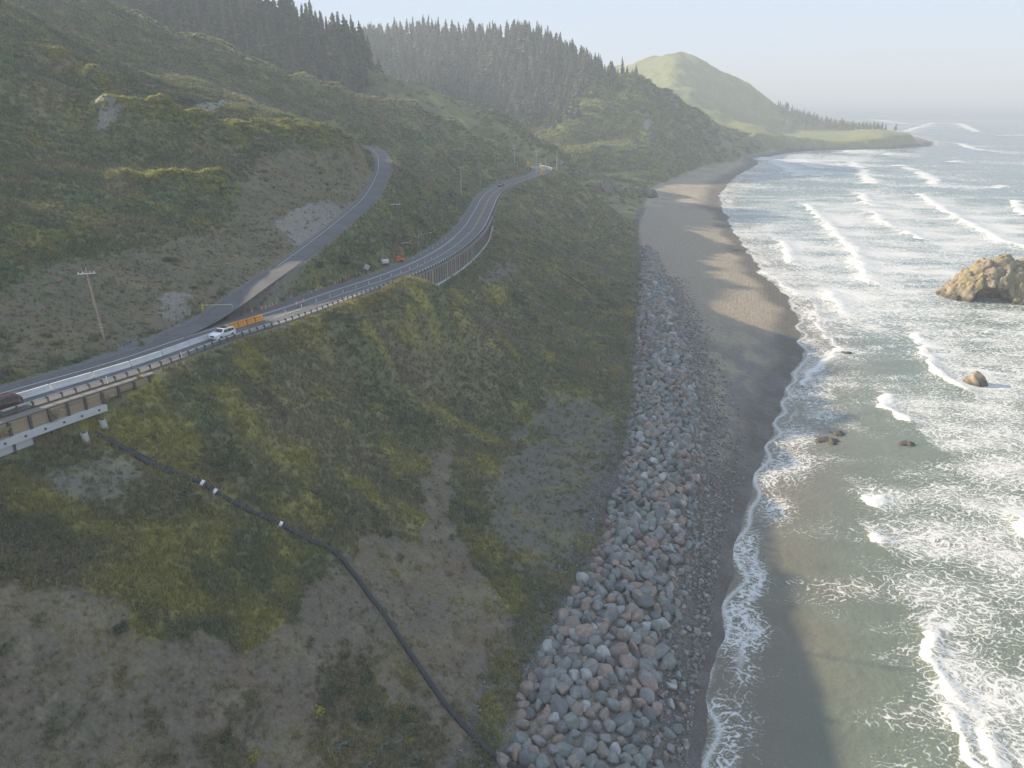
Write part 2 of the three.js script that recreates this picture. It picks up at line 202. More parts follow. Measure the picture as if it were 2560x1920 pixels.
const SCARS = [[[-58.6, 181.5], [-56.2, 199.6], [-48.9, 209.6], [-46.9, 223.4], [-45.7, 190], [-49.1, 177.9], [-51.1, 170.9]], [[-63.8, 127.6], [-62.4, 132.8], [-60.5, 132.4], [-58.4, 125.7], [-61.5, 120.7]], [[-103.2, 193.2], [-95.5, 206.2], [-96.7, 263], [-93.9, 270.6], [-100.3, 267.8], [-105.5, 231.7], [-108.8, 202.4]]];
const LANDSLIP = [[-10.2, 200.8], [-5.2, 233.3], [2.7, 246.2], [1.3, 227.7], [-5.7, 201.9]];
const SHRUBZONE = [[-21.5, 67.9], [-18.6, 69.8], [-15.1, 65.3], [-10.5, 65.4], [-8.3, 62.4], [-8.8, 56.1], [-18.8, 52.6], [-21.3, 60.3]];
const DRYGRASS = [[-29, 70], [-37, 60], [-30, 56]];
function maskField(polys, x0, f0, n, cell, blur = 1) {
  let a = new Float32Array(n * n);
  for (let j = 0; j < n; j++) for (let i = 0; i < n; i++) for (const P of polys) if (inPoly(P, x0 + (i + 0.5) * cell, f0 + (j + 0.5) * cell)) { a[j * n + i] = 1; break; }
  for (let b = 0; b < blur; b++) { const c = new Float32Array(n * n); for (let j = 1; j < n - 1; j++) for (let i = 1; i < n - 1; i++) { const k = j * n + i; c[k] = (a[k] * 2 + a[k - 1] + a[k + 1] + a[k - n] + a[k + n]) / 6; } a = c; }
  return (x, f) => { const u = (x - x0) / cell - 0.5, v = (f - f0) / cell - 0.5, i = Math.floor(u), j = Math.floor(v); if (i < 0 || j < 0 || i >= n - 1 || j >= n - 1) return 0; const s = u - i, t = v - j, k = j * n + i; return (a[k] * (1 - s) + a[k + 1] * s) * (1 - t) + (a[k + n] * (1 - s) + a[k + n + 1] * s) * t; };
}
const mSoil = maskField([SOIL], -160, 30, 270, 0.8, 1), mRock = maskField([ROCKFACE], -160, 30, 270, 0.8, 14), mGravel = maskField([GRAVEL], -160, 30, 270, 0.8, 6), mCut = maskField([CUT], -160, 30, 320, 0.8, 6), mScar = maskField(SCARS, -160, 30, 320, 0.8, 2), mSlip = maskField([LANDSLIP], -160, 30, 320, 0.8, 3), mShrub = maskField([SHRUBZONE], -160, 30, 270, 0.8, 3);
function rasterField(x0, x1, f0, f1, cell, fn) {
  const nx = Math.ceil((x1 - x0) / cell) + 1, nf = Math.ceil((f1 - f0) / cell) + 1, a = new Float32Array(nx * nf);
  for (let j = 0; j < nf; j++) for (let i = 0; i < nx; i++) a[j * nx + i] = fn(x0 + i * cell, f0 + j * cell);
  return (x, f) => { const u = clamp((x - x0) / cell, 0, nx - 1.001), v = clamp((f - f0) / cell, 0, nf - 1.001), i = u | 0, j = v | 0, s = u - i, t = v - j, k = j * nx + i; return (a[k] * (1 - s) + a[k + 1] * s) * (1 - t) + (a[k + nx] * (1 - s) + a[k + nx + 1] * s) * t; };
}
const signedRoad = rasterField(-330, 190, 0, 504, 1.3, (x, f) => { const q = polyDist(roadLine, x, f); return q.side * q.d; }), sideDist = rasterField(-130, 0, 60, 360, 0.8, (x, f) => polyDist(sideLine, x, f).d), crestDist = rasterField(-260, 10, 340, 450, 1.2, (x, f) => polyDist(CREST, x, f).d), inlandOf = rasterField(-30, 190, 0, 504, 2, (x, f) => { const q = polyDist(SHORE, x, f); return -q.side * q.d; });
// what covers the near ground at a point: amounts of soil, rock, gravel, cut, scar, grass
const cov = { soil: 0, rock: 0, gravel: 0, cut: 0, scar: 0, beach: 0, shoulder: 0 };
function coverAt(x, f) {
  const wx = x + 1.6 * noise2(x / 4, f / 4) + 0.7 * noise2(x / 1.3, f / 1.3), wf = f + 1.6 * noise2(x / 4 + 50, f / 4) + 0.7 * noise2(x / 1.3, f / 1.3 + 30);
  cov.soil = sstep(0.35, 0.65, mSoil(wx, wf)); cov.rock = sstep(0.35, 1.05, mRock(wx, wf) + 0.55 * fbm(x / 7, f / 10, 3)); cov.gravel = sstep(0.3, 0.95, mGravel(wx, wf) + 0.5 * fbm(x / 3, f / 3, 3));
  cov.cut = sstep(0.15, 0.85, mCut(wx, wf) + 0.4 * noise2(x / 7, f / 7)); cov.scar = sstep(0.3, 0.7, mScar(wx, wf) + 0.4 * fbm(x / 3, f / 3, 2)); cov.slip = mSlip(wx, wf);
  cov.beach = sstep(-1.2, 1.0, wx - lineX(TOE, f) - 0.6);
  return cov;
}
const PAL = { olive: [0.19, 0.176, 0.082], yellow: [0.32, 0.28, 0.068], green: [0.108, 0.145, 0.058], dry: [0.225, 0.185, 0.115], soil: [0.15, 0.12, 0.092], rust: [0.175, 0.115, 0.075], rock: [0.115, 0.115, 0.115], gravel: [0.17, 0.163, 0.15], scar: [0.27, 0.245, 0.22], sand: [0.3, 0.25, 0.185], wet: [0.11, 0.097, 0.082] };
const mixInto = (o, c, t) => { o[0] += (c[0] - o[0]) * t; o[1] += (c[1] - o[1]) * t; o[2] += (c[2] - o[2]) * t; };
function grassTint(x, f, o) {      // the hue of the plants that grow at a point
  const a = fbm(x / 14, f / 14, 3), b = fbm(x / 9 + 40, f / 9 - 20, 2), c = noise2(x / 3.1, f / 3.1);
  o[0] = PAL.olive[0]; o[1] = PAL.olive[1]; o[2] = PAL.olive[2];
  const hill = signedRoad(x, f) < 0 ? 1 : 0, lush = hill ? 0 : sstep(125, 85, f);
  mixInto(o, PAL.green, (0.62 + 0.3 * hill) * sstep(-0.05 - 0.35 * hill, 0.5 - 0.2 * hill, a + 0.25 * c)); mixInto(o, PAL.yellow, 0.85 * sstep(0.05 - 0.25 * lush, 0.55 - 0.2 * lush, b + 0.3 * c) * (1 - 0.4 * hill)); mixInto(o, PAL.dry, (0.7 - 0.4 * hill) * sstep(0.1, 0.6, -a + 0.2 * c));
}
function groundColor(x, f, o) {
  const c = coverAt(x, f), fine = noise2(x * 2.6, f * 2.6), finer = noise2(x * 6.1, f * 6.1), mid = noise2(x / 1.7, f / 1.7);
  grassTint(x, f, o); 
  mixInto(o, [0.165, 0.128, 0.094], 0.85 * c.cut * sstep(-0.6, 0.2, fine + mid));
  mixInto(o, PAL.soil, Math.max(c.soil * (0.82 + 0.3 * mid), c.slip * 0.9, 0.3 * sstep(0.25, 0.5, mid + 0.4 * fine)));
  if (c.soil > 0.02) { mixInto(o, PAL.rust, c.soil * 0.55 * sstep(0.05, 0.5, fbm(x / 8 + 3, f / 8, 3))); mixInto(o, PAL.dry, c.soil * 0.6 * sstep(0.1, 0.45, fbm(x / 3.4, f / 3.4 + 9, 3))); mixInto(o, PAL.olive, c.soil * 0.6 * sstep(0.32, 0.6, fbm(x / 5, f / 5 + 70, 3))); mixInto(o, PAL.gravel, c.soil * sstep(0.42, 0.56, noise2(x * 1.9 + 5, f * 1.9)) * 0.6); }
  mixInto(o, PAL.rock, c.rock * (0.6 + 0.4 * fine)); if (c.rock > 0.05) { const gy = fbm(x / 9, f / 2.2 + 0.25 * x, 3); mixInto(o, PAL.soil, c.rock * 0.75 * sstep(-0.1, 0.35, gy)); mixInto(o, [0.09, 0.09, 0.092], c.rock * 0.6 * sstep(0.2, 0.5, -gy)); }
  mixInto(o, PAL.gravel, c.gravel * 0.6); mixInto(o, PAL.scar, c.scar * (0.7 + 0.5 * fine));
  // loose shale at the foot of the bluff, then sand
  const tx = x - lineX(TOE, f); mixInto(o, PAL.rock, sstep(-7, -1, tx + 3 * noise2(x / 3, f / 3)) * 0.75);
  if (c.beach > 0) {
    const inl = inlandOf(x, f), s = [...PAL.sand]; mixInto(s, PAL.wet, 1 - sstep(5, 13, inl + 5 * fbm(x / 18, f / 18, 2)));
    if (f < 260) mixInto(s, [0.15, 0.14, 0.13], sstep(260, 200, f) * sstep(-0.25, 0.3, fbm(x / 7, f / 12, 3)) * 0.8);
    mixInto(o, s, c.beach);
  }
  if (f > 345 && f < 448 && x < 8) mixInto(o, [0.46, 0.39, 0.22], 0.9 * (1 - sstep(1.6, 3.8, crestDist(x, f) + 1.2 * mid)));      // dry grass along the crest
  const rd = signedRoad(x, f); mixInto(o, [0.155, 0.145, 0.135], (1 - sstep(6.2, 8.2, Math.abs(rd) + 1.2 * mid + (rd > 0 ? 2.2 : 0))) * 0.9);
  if (f > 98 && f < 340) { const sd = sideDist(x, f); mixInto(o, [0.16, 0.15, 0.14], (1 - sstep(2.6, 4.2, sd + 0.9 * mid)) * 0.9); if (f < 128) mixInto(o, [0.16, 0.15, 0.14], 1 - sstep(3, 6, sd + 0.9 * mid)); }
  const v = 1 + 0.38 * fine + 0.3 * finer + 0.22 * mid; o[0] *= v; o[1] *= v; o[2] *= v;
}
const lineCoords = (stops) => { const o = [stops[0][0]]; for (let i = 0; i + 1 < stops.length; i++) { const [a, c] = stops[i], b = stops[i + 1][0], n = Math.max(1, Math.round((b - a) / c)); for (let k = 1; k <= n; k++) o.push(a + (b - a) * k / n); } return o; };
const XS = lineCoords([[-330, 8], [-150, 2.5], [-110, 0.9], [-2, 0.8], [62, 2], [110, 4], [190]]), FS = lineCoords([[0, 3], [34, 0.8], [130, 0.9], [246, 1.5], [330, 2], [500]]);
const NX = XS.length, NF = FS.length, HT = new Float32Array(NX * NF);
for (let j = 0; j < NF; j++) for (let i = 0; i < NX; i++) HT[j * NX + i] = H(XS[i], FS[j]);
const searchDown = (A, v) => { let a = 0, b = A.length - 2; while (a < b) { const m = (a + b + 1) >> 1; if (A[m] <= v) a = m; else b = m - 1; } return a; };
function ground(x, f) {            // height of the built mesh
  if (f >= 500 || x <= -330 || x >= 190 || f <= 0) return H(x, f);
  const i = searchDown(XS, x), j = searchDown(FS, f), s = (x - XS[i]) / (XS[i + 1] - XS[i]), t = (f - FS[j]) / (FS[j + 1] - FS[j]), k = j * NX + i;
  return lerp(lerp(HT[k], HT[k + 1], s), lerp(HT[k + NX], HT[k + NX + 1], s), t);
}
function slopeAt(x, f) { const e = 0.8; return Math.hypot(ground(x + e, f) - ground(x - e, f), ground(x, f + e) - ground(x, f - e)) / (2 * e); }
function heightPatch(xs, fs, ht, i0, i1, j0, j1, keep, uvBox) {
  const nx = xs.length, w = i1 - i0 + 1, pos = [], nor = [], uv = [], idx = [];
  for (let j = j0; j <= j1; j++) for (let i = i0; i <= i1; i++) {
    const ia = Math.max(0, i - 1), ib = Math.min(nx - 1, i + 1), ja = Math.max(0, j - 1), jb = Math.min(fs.length - 1, j + 1);
    const gx = (ht[j * nx + ib] - ht[j * nx + ia]) / (xs[ib] - xs[ia]), gf = (ht[jb * nx + i] - ht[ja * nx + i]) / (fs[jb] - fs[ja]), l = Math.hypot(gx, 1, gf);
    pos.push(xs[i], ht[j * nx + i], -fs[j]); nor.push(-gx / l, 1 / l, gf / l); uv.push((xs[i] - uvBox[0]) / (uvBox[1] - uvBox[0]), (fs[j] - uvBox[2]) / (uvBox[3] - uvBox[2]));
    if (i < i1 && j < j1 && (!keep || keep((xs[i] + xs[i + 1]) / 2, (fs[j] + fs[j + 1]) / 2))) { const a = (j - j0) * w + i - i0; idx.push(a, a + 1, a + w, a + 1, a + w + 1, a + w); }
  }
  const g = new THREE.BufferGeometry(); g.setAttribute('position', new THREE.Float32BufferAttribute(pos, 3)); g.setAttribute('normal', new THREE.Float32BufferAttribute(nor, 3)); g.setAttribute('uv', new THREE.Float32BufferAttribute(uv, 2)); g.setIndex(idx); return g;
}
{
  const iMid = XS.findIndex((v) => v >= -150 - 1e-6), iEnd = XS.findIndex((v) => v >= 110 - 1e-6), jMid = FS.findIndex((v) => v >= 246 - 1e-6);
  const onBeach = (x, f) => x > lineX(TOE, f) + 0.4;
  const bump = (k) => { const t = groundBump.clone(); t.repeat.set(k, k); t.needsUpdate = true; return t; };
  const boxN = [-150, 110, 34, 246], boxM = [-210, 140, 246, 500];
  const nearTex = colorTexture(2048, 2048, groundColor, ...boxN), midTex = colorTexture(1536, 1024, groundColor, ...boxM);
  const near = new THREE.MeshStandardMaterial({ map: nearTex, roughness: 0.95, bumpMap: bump(46), bumpScale: 0.35 }), mid = new THREE.MeshStandardMaterial({ map: midTex, roughness: 0.95, bumpMap: bump(50), bumpScale: 0.5 });
  const hill = mat(...PAL.olive, 1), sand = mat(...PAL.sand, 0.9);
  const st = (g, m, n) => { const o = add(new THREE.Mesh(g, m), n); o.userData.kind = 'structure'; return o; };
  st(heightPatch(XS, FS, HT, iMid, iEnd, 0, jMid, (x, f) => !onBeach(x, f), boxN), near, 'bluff');
  st(heightPatch(XS, FS, HT, iMid, iEnd, 0, jMid, onBeach, boxN), near, 'beach');
  st(heightPatch(XS, FS, HT, 0, NX - 1, jMid, NF - 1, (x, f) => !onBeach(x, f), boxM), mid, 'hillside');
  st(heightPatch(XS, FS, HT, 0, NX - 1, jMid, NF - 1, onBeach, boxM), mid, 'beach');
  st(heightPatch(XS, FS, HT, 0, iMid, 0, jMid, null, boxN), hill, 'hillside');
  st(heightPatch(XS, FS, HT, iEnd, NX - 1, 0, jMid, null, boxN), sand, 'beach');
}
// ---- far hills
const farH = rasterField(-900, 1100, 500, 2300, 5, farHeight), farInland = rasterField(-900, 1100, 500, 2300, 10, (x, f) => { const w = polyDist(SHORE, x, f); return -w.side * w.d; });
function forested(x, f) {          // 0 .. 1: how densely conifers stand
  const h = farH(x, f); if (h < 14) return 0;
  const m = 0.35 * fbm(x / 45, f / 45, 3);
  let v = 0;
  if (f > 500 && f < 600) v = sstep(-92, -118, x + 18 * m) * 1.0;                          // dark wood on the spur above the gully
  v = Math.max(v, sstep(640, 690, f) * sstep(1250, 1100, f) * sstep(120, 60, x - (f - 800) * 0.55 + 40 * m) * sstep(30, 60, h + 30 * m));
  v = Math.max(v, f > 1080 ? sstep(-60, -140, x) : 0);
  v = Math.max(v, sstep(486, 510, x) * sstep(1280, 1330, f) * sstep(1500, 1440, f) * 1.0);   // trees on the low point
  return v;
}
function farColor(x, f, o) {
  const h = farH(x, f), a = fbm(x / 60, f / 60, 4), b = fbm(x / 22 + 9, f / 22, 3), c = noise2(x / 5, f / 5);
  o[0] = 0.145; o[1] = 0.15; o[2] = 0.05; mixInto(o, [0.085, 0.105, 0.04], sstep(-0.1, 0.4, a + 0.3 * b)); mixInto(o, [0.21, 0.19, 0.065], 0.7 * sstep(0.1, 0.5, b)); 
  mixInto(o, [0.19, 0.205, 0.065], sstep(960, 1080, f) * sstep(0, 200, x) * 0.75);
  mixInto(o, [0.05, 0.055, 0.03], 0.8 * forested(x, f));
  const e = 3, s = Math.hypot(farH(x + e, f) - h, farH(x, f + e) - h) / e;
  mixInto(o, [0.2, 0.175, 0.14], 0.75 * sstep(1.0, 1.5, s + 0.3 * b)); 
  const up = farInland(x, f); if (h < 3.6) { mixInto(o, PAL.sand, 1); mixInto(o, PAL.wet, 1 - sstep(8, 22, up + 8 * a)); }
  const v = 1 + 0.35 * c + 0.3 * b; o[0] *= v; o[1] *= v; o[2] *= v;
}
{
  const xs = lineCoords([[-900, 12], [-260, 4], [340, 6], [700, 12], [1100]]), fs = lineCoords([[500, 3.5], [720, 4.5], [1000, 8], [1700, 20], [2300]]), ht = new Float32Array(xs.length * fs.length);
  for (let j = 0; j < fs.length; j++) for (let i = 0; i < xs.length; i++) ht[j * xs.length + i] = H(xs[i], fs[j]);
  const box = [-330, 730, 500, 1600], tex = colorTexture(1024, 1024, farColor, ...box);
  const m = new THREE.MeshStandardMaterial({ map: tex, roughness: 1 });
  const o = add(new THREE.Mesh(heightPatch(xs, fs, ht, 0, xs.length - 1, 0, fs.length - 1, null, box), m), 'hills'); o.userData.kind = 'structure';
}

// ---------------------------------------------------------------- the sea
const BREAKERS = [[[327,598],[297,510],[277,438],[266,397],[266,375],[264,348]], [[411,762],[403,735],[368,652]], [[211,529],[201,488],[191,443],[182,406],[175,375],[163,336],[157,322],[153,306]], [[393,876],[355,766],[315,664]], [[280,598],[258,541]], [[242,495],[229,450]], [[226,421],[225,397]], [[372,549],[348,510],[337,483]], [[145,390],[136,357],[132,343]], [[135,232],[131,221],[125,206],[121,192],[123,184]], [[99,177],[95,170],[96,165],[97,163]], [[62,86],[61,83],[59,80],[59,77],[59,74]], [[57,71],[56,68],[56,66],[55,62]], [[60,68],[58,64],[57,62]], [[70,125],[71,124],[73,125]], [[66,112],[66,111]], [[96,117],[94,114],[94,112]], [[113,322],[114,292],[115,269],[111,254],[107,246],[104,228],[103,216],[96,206],[84,193],[80,185]], [[127,284],[124,269],[121,261]], [[814,1597],[1135,2075],[1179,2021],[969,1597]], [[310,943],[294,813],[278,731]], [[1089,2327],[1031,2021]], [[908,1445],[987,1473]], [[513,887],[526,892]], [[410,635],[425,649]], [[708,1212],[661,1081],[661,1043]], [[346,914],[327,813]], [[427,836],[419,791]], [[297,731],[318,762]], [[226,322],[219,307],[209,287]], [[457,1043],[474,1058]], [[483,987],[503,1007]]];
const breakerInfo = (x, f) => {    // crest: how much breaking white water; trail: foam left on the seaward side; lift: height of the wave
  let crest = 0, trail = 0, lift = 0;
  BREAKERS.forEach((P, n) => {
    const m = P[P.length >> 1], sc = clamp(Math.hypot(m[0], m[1]) / 260, 0.35, 3.2);
    if (Math.abs(x - m[0]) > 60 + 90 * sc || Math.abs(f - m[1]) > 90 + 130 * sc) return;
    const jx = 2.2 * sc * noise2(f / (5 * sc) + n * 13, x / (9 * sc)), q = polyDist(P, x + jx, f), s = q.d * (x + jx > polyX(P, f) ? 1 : -1), w = (n === 17 ? 0.6 : 1);
    const endF = 1; 
    crest = Math.max(crest, w * (s < 0 ? Math.exp(-((s / (0.9 * sc)) ** 2)) : Math.exp(-((s / (2.6 * sc)) ** 2))) * endF);
    if (s > 0) trail = Math.max(trail, w * Math.exp(-s / (17 * sc)) * 0.95);
    lift = Math.max(lift, (s < 0 ? Math.exp(-((s / (1.6 * sc)) ** 2)) : Math.exp(-((s / (4.5 * sc)) ** 2))) * Math.min(1.7, 0.55 * sc + 0.35) * w);
  });
  return [crest, trail, lift];
};
function polyX(P, f) { let best = 1e9, bx = 0; for (let i = 0; i + 1 < P.length; i++) { const lo = Math.min(P[i][1], P[i + 1][1]), hi = Math.max(P[i][1], P[i + 1][1]), c = clamp(f, lo, hi), d = Math.abs(f - c); if (d < best) { best = d; bx = P[i][0] + (P[i + 1][0] - P[i][0]) * (Math.abs(P[i + 1][1] - P[i][1]) < 1e-6 ? 0.5 : (c - P[i][1]) / (P[i + 1][1] - P[i][1])); } } return bx; }
function fieldSet(x0, x1, f0, f1, cell) {
  const cache = new Map(), info = (x, f) => { const k = x + '_' + f; let v = cache.get(k); if (!v) cache.set(k, v = breakerInfo(x, f)); return v; };
  const r = { crest: rasterField(x0, x1, f0, f1, cell, (x, f) => info(x, f)[0]), trail: rasterField(x0, x1, f0, f1, cell, (x, f) => info(x, f)[1]), lift: rasterField(x0, x1, f0, f1, cell, (x, f) => info(x, f)[2]), off: rasterField(x0, x1, f0, f1, cell * 2, (x, f) => { const w = polyDist(SHORE, x, f); return w.side * w.d; }) };
  cache.clear(); return r;
}
const nearSea = fieldSet(8, 200, 30, 232, 0.7), midSea = fieldSet(50, 460, 215, 640, 2), farSea = fieldSet(80, 1900, 560, 2500, 9);
const fieldAt = (x, f) => f < 220 && x < 200 ? nearSea : f < 600 && x < 460 ? midSea : farSea;
function seaY(x, f) {
  const F = fieldAt(x, f), off = F.off(x, f), edge = sstep(0, 6, Math.abs(f - 220)) * sstep(0, 10, Math.abs(f - 600));
  const swell = 0.22 * noise2(x / 14 + f / 90, f / 46) + 0.08 * noise2(x / 3.2, f / 5.5) + (f > 600 ? 0.5 * noise2(x / 40, f / 110) : 0);
  const run = Math.exp(-((off / 9) ** 2)) * (0.22 * noise2(f / 9.5, x / 40 + 3) + 0.09 * noise2(f / 3.7, x / 12) + 0.06);
  return (F.lift(x, f) * 0.9 + swell * sstep(0, 14, off)) * edge + run;
}
function foamAt(x, f, o) {
  const F = fieldAt(x, f), fj = f + 55 * noise2(x / 22, f / 9) + 20 * noise2(x / 6, f / 3), sc = fj < 215 ? 1 : fj < 600 ? 1.5 : 3.0, off = F.off(x, f);
  const wx = x + 2.4 * sc * noise2(x / (7 * sc), f / (7 * sc)) + 0.5 * noise2(x / 1.1, f / 1.1), wf = f + 2.4 * sc * noise2(x / (7 * sc) + 31, f / (7 * sc) + 7) + 0.5 * noise2(x / 1.1 + 9, f / 1.1);
  const crest = F.crest(wx, wf), trail = F.trail(wx, wf);
  // lace of foam: thin walls between cells, at two sizes
  const n1 = Math.abs(noise2(wx / (2.1 * sc), wf / (1.3 * sc))), n2 = Math.abs(noise2(wx / (0.8 * sc) + 20, wf / (0.52 * sc))), n4 = Math.abs(noise2(wx / (0.36 * sc) + 5, wf / (0.27 * sc))), n3 = noise2(wx * 3.2 / sc, wf * 3.2 / sc);
  const lace = 1 - Math.min(n1 * (2.2 + 2.5 * Math.abs(n3)), n2 * 2.7 + 0.1, n4 * 2.6 + 0.22) + 0.3 * n3;
  const patch = fbm(x / (26 * sc) + 3, f / (13 * sc), 3), patch2 = noise2(x / (9 * sc), f / (5 * sc) + 40);
  const band = sstep(120 + 0.12 * (f - 600), 10, x - 215 - (f - 700) * 0.62), cn = 0.04 + 0.5 * patch + 0.22 * patch2 + 0.40 * sstep(10, 34, off - (f - 60) * 0.06) * sstep(0, 60, x - 40 + 0.35 * (130 - f));
  const cm = 0.5 + 0.46 * patch + 0.24 * patch2 - 0.5 * sstep(0, 90, x - 300 - (f - 400) * 0.05), cf = 0.08 + 0.55 * patch + 0.16 * patch2 + 0.42 * band - 0.3 * sstep(1300, 1600, f);
  let c = lerp(lerp(cn, cm, sstep(190, 270, f)), cf, sstep(500, 700, f));
  c += 0.62 * trail;
  let foam = sstep(1.02 - 0.75 * c, 1.22 - 0.6 * c, lace) * sstep(0.0, 0.22, c);
  foam = Math.max(foam, sstep(0.72, 1.0, c + 0.2 * n3), 0.22 * sstep(0.3, 0.8, c + 0.3 * n3));
  // swash: lace at the edge of the water, denser along its lip
  const e = off + 4.5 * noise2(f / 9.5, x / 40 + 3), wd = 3.0 + 3.4 * sstep(105, 150, f) - 1.5 * sstep(200, 260, f), sw = Math.exp(-(((e - wd * 0.9) / (wd * 1.15)) ** 2)) * (0.62 + 0.75 * noise2(f / 13, x / 9 + 3.3)), lip = Math.exp(-(((e - 0.4 + 0.5 * n3) / 0.4) ** 2)) + 0.9 * sstep(-0.1, 0.35, noise2(f / 16, 8.8)) * Math.exp(-(((e - 3.4 - 3 * patch2 - 1.5 * noise2(f / 6, x / 6)) / 0.3) ** 2));
  foam = Math.max(foam, sstep(1.0 - 0.6 * sw, 1.25 - 0.5 * sw, lace + 0.1 * sw) * sstep(0.12, 0.5, sw), 0.8 * clamp(lip));
  foam = Math.max(foam * 0.86, sstep(0.25, 0.6, crest + 0.25 * n3 * crest + 0.12 * patch2));
  // water
  const sh = sstep(26, 2, off + 8 * patch), deep = sstep(500, 1500, f) ;
  o[0] = 0.155; o[1] = 0.18; o[2] = 0.135; mixInto(o, [0.11, 0.165, 0.16], sstep(150, 330, f)); mixInto(o, [0.035, 0.075, 0.115], Math.max(deep, 0.8 * sstep(60, 240, off - 0.15 * f - 20)));
  mixInto(o, [0.17, 0.145, 0.105], sh * 0.8); mixInto(o, [0.155, 0.12, 0.08], 0.5 * sstep(0.25, 0.6, patch) * sstep(240, 180, f));
  const v = 1 + 0.12 * n3 + 0.1 * patch2; o[0] *= v; o[1] *= v; o[2] *= v;
  mixInto(o, [0.78, 0.765, 0.735], foam * (0.9 + 0.1 * n3)); o[3] = foam;
}
{
  const ripple = grayTexture(512, 512, (u, v) => 0.6 * tileNoise(u * 1, v, 6, 4) + 0.4 * tileNoise(v, u, 14, 3), true);
  const patchOf = (x0, x1, f0, f1, cell, w, h, rep, bs) => {
    const xs = lineCoords([[x0, cell], [x1]]), fs = lineCoords([[f0, cell], [f1]]), ht = new Float32Array(xs.length * fs.length);
    for (let j = 0; j < fs.length; j++) for (let i = 0; i < xs.length; i++) ht[j * xs.length + i] = seaY(xs[i], fs[j]);
    const box = [x0, x1, f0, f1], rough = new Uint8Array(w * h / 4), wq = w / 2; let n = 0;
    const tex = colorTexture(w, h, (x, f, o) => { foamAt(x, f, o); const i = n % w, j = (n / w) | 0; if (!(i & 1) && !(j & 1)) rough[(j >> 1) * wq + (i >> 1)] = 255 * (0.16 + 0.74 * o[3]); n++; }, ...box);
    const rg = new THREE.DataTexture(new Uint8Array(w * h), wq, h / 2); for (let k = 0; k < rough.length; k++) { rg.image.data[k * 4] = rg.image.data[k * 4 + 1] = rg.image.data[k * 4 + 2] = rough[k]; rg.image.data[k * 4 + 3] = 255; } rg.magFilter = THREE.LinearFilter; rg.needsUpdate = true;
    const b = ripple.clone(); b.repeat.set((x1 - x0) / rep, (f1 - f0) / rep); b.needsUpdate = true;
    const o = add(new THREE.Mesh(heightPatch(xs, fs, ht, 0, xs.length - 1, 0, fs.length - 1, null, box), new THREE.MeshPhysicalMaterial({ map: tex, roughness: 1, roughnessMap: rg, bumpMap: b, bumpScale: bs, ior: 1.33 })), 'sea'); o.userData.kind = 'structure';
  };
  patchOf(12, 200, 30, 220, 0.7, 2048, 2048, 14, 0.22);
  patchOf(60, 460, 220, 600, 1.6, 2048, 2048, 22, 0.35);
  patchOf(120, 1800, 600, 2400, 9, 1536, 1536, 60, 0.8);
  // open ocean round the surf
  const ring = [[[200, -40000], [40000, 220]], [[460, 220], [40000, 600]], [[1800, 600], [40000, 2400]], [[120, 2400], [40000, 40000]], [[12, -40000], [200, 30]]], gs = ring.map(([a, b]) => { const g = new THREE.PlaneGeometry(b[0] - a[0], b[1] - a[1]); g.rotateX(-Math.PI / 2); g.translate((a[0] + b[0]) / 2, 0, -(a[1] + b[1]) / 2); return g; });
  const b = ripple.clone(); b.repeat.set(400, 400); b.needsUpdate = true;
  const o = add(new THREE.Mesh(mergeGeometries(gs), new THREE.MeshPhysicalMaterial({ color: lin(0.035, 0.075, 0.115), roughness: 0.25, ior: 1.33, bumpMap: b, bumpScale: 0.5 })), 'ocean'); o.userData.kind = 'structure';
}
// ---------------------------------------------------------------- rocks
function boulderShape(seed, detail, planes = 11, rough = 0.05) {
  reseed(seed); const g0 = new THREE.IcosahedronGeometry(1, detail); g0.deleteAttribute('uv'); g0.deleteAttribute('normal'); const g = mergeVertices(g0, 1e-4), p = g.attributes.position, cuts = [];
  for (let i = 0; i < planes; i++) { const v = new THREE.Vector3(rr(-1, 1), rr(-1, 1), rr(-1, 1)).normalize(); cuts.push([v, rr(0.55, 0.86)]); }
  const v = new THREE.Vector3(), col = new Float32Array(p.count * 3), o1 = rr(0, 90);
  for (let i = 0; i < p.count; i++) {
    v.fromBufferAttribute(p, i).normalize(); let r = 1.02; for (const [n, d] of cuts) { const c = v.dot(n); if (c > 0.2) { const q = d / c; const h = clamp(0.5 + 0.5 * (r - q) / 0.045); r = r + (q - r) * h - 0.045 * h * (1 - h); } }
    r *= 1 + rough * fbm(v.x * 2.3 + o1, v.y * 2.3 + v.z * 1.7, 3); p.setXYZ(i, v.x * r, v.y * r, v.z * r);
    const m = 1 + 0.45 * fbm(v.x * 2.1 + v.y * 1.3 + o1, v.z * 2.1 - v.y + o1, 3); const t = 1 + 0.12 * noise2(v.x * 3 + o1, v.z * 3 + v.y * 2);
    col[i * 3] = m * t; col[i * 3 + 1] = m; col[i * 3 + 2] = m * (2 - t);
  }
  g.setAttribute('color', new THREE.BufferAttribute(col, 3)); g.computeVertexNormals(); return g;
}
const frustumOK = (x, y, f, m = 0.06) => { const dy = 75 - y, z = f * 0.92784 + dy * 0.37299, v = dy * 0.92784 - f * 0.37299; return z > 1 && Math.abs(x / z) < 0.708 * (1 + m) + 3 / z && Math.abs(v / z) < 0.531 * (1 + m) + 3 / z; };
const depthOf = (x, y, f) => f * 0.92784 + (75 - y) * 0.37299;
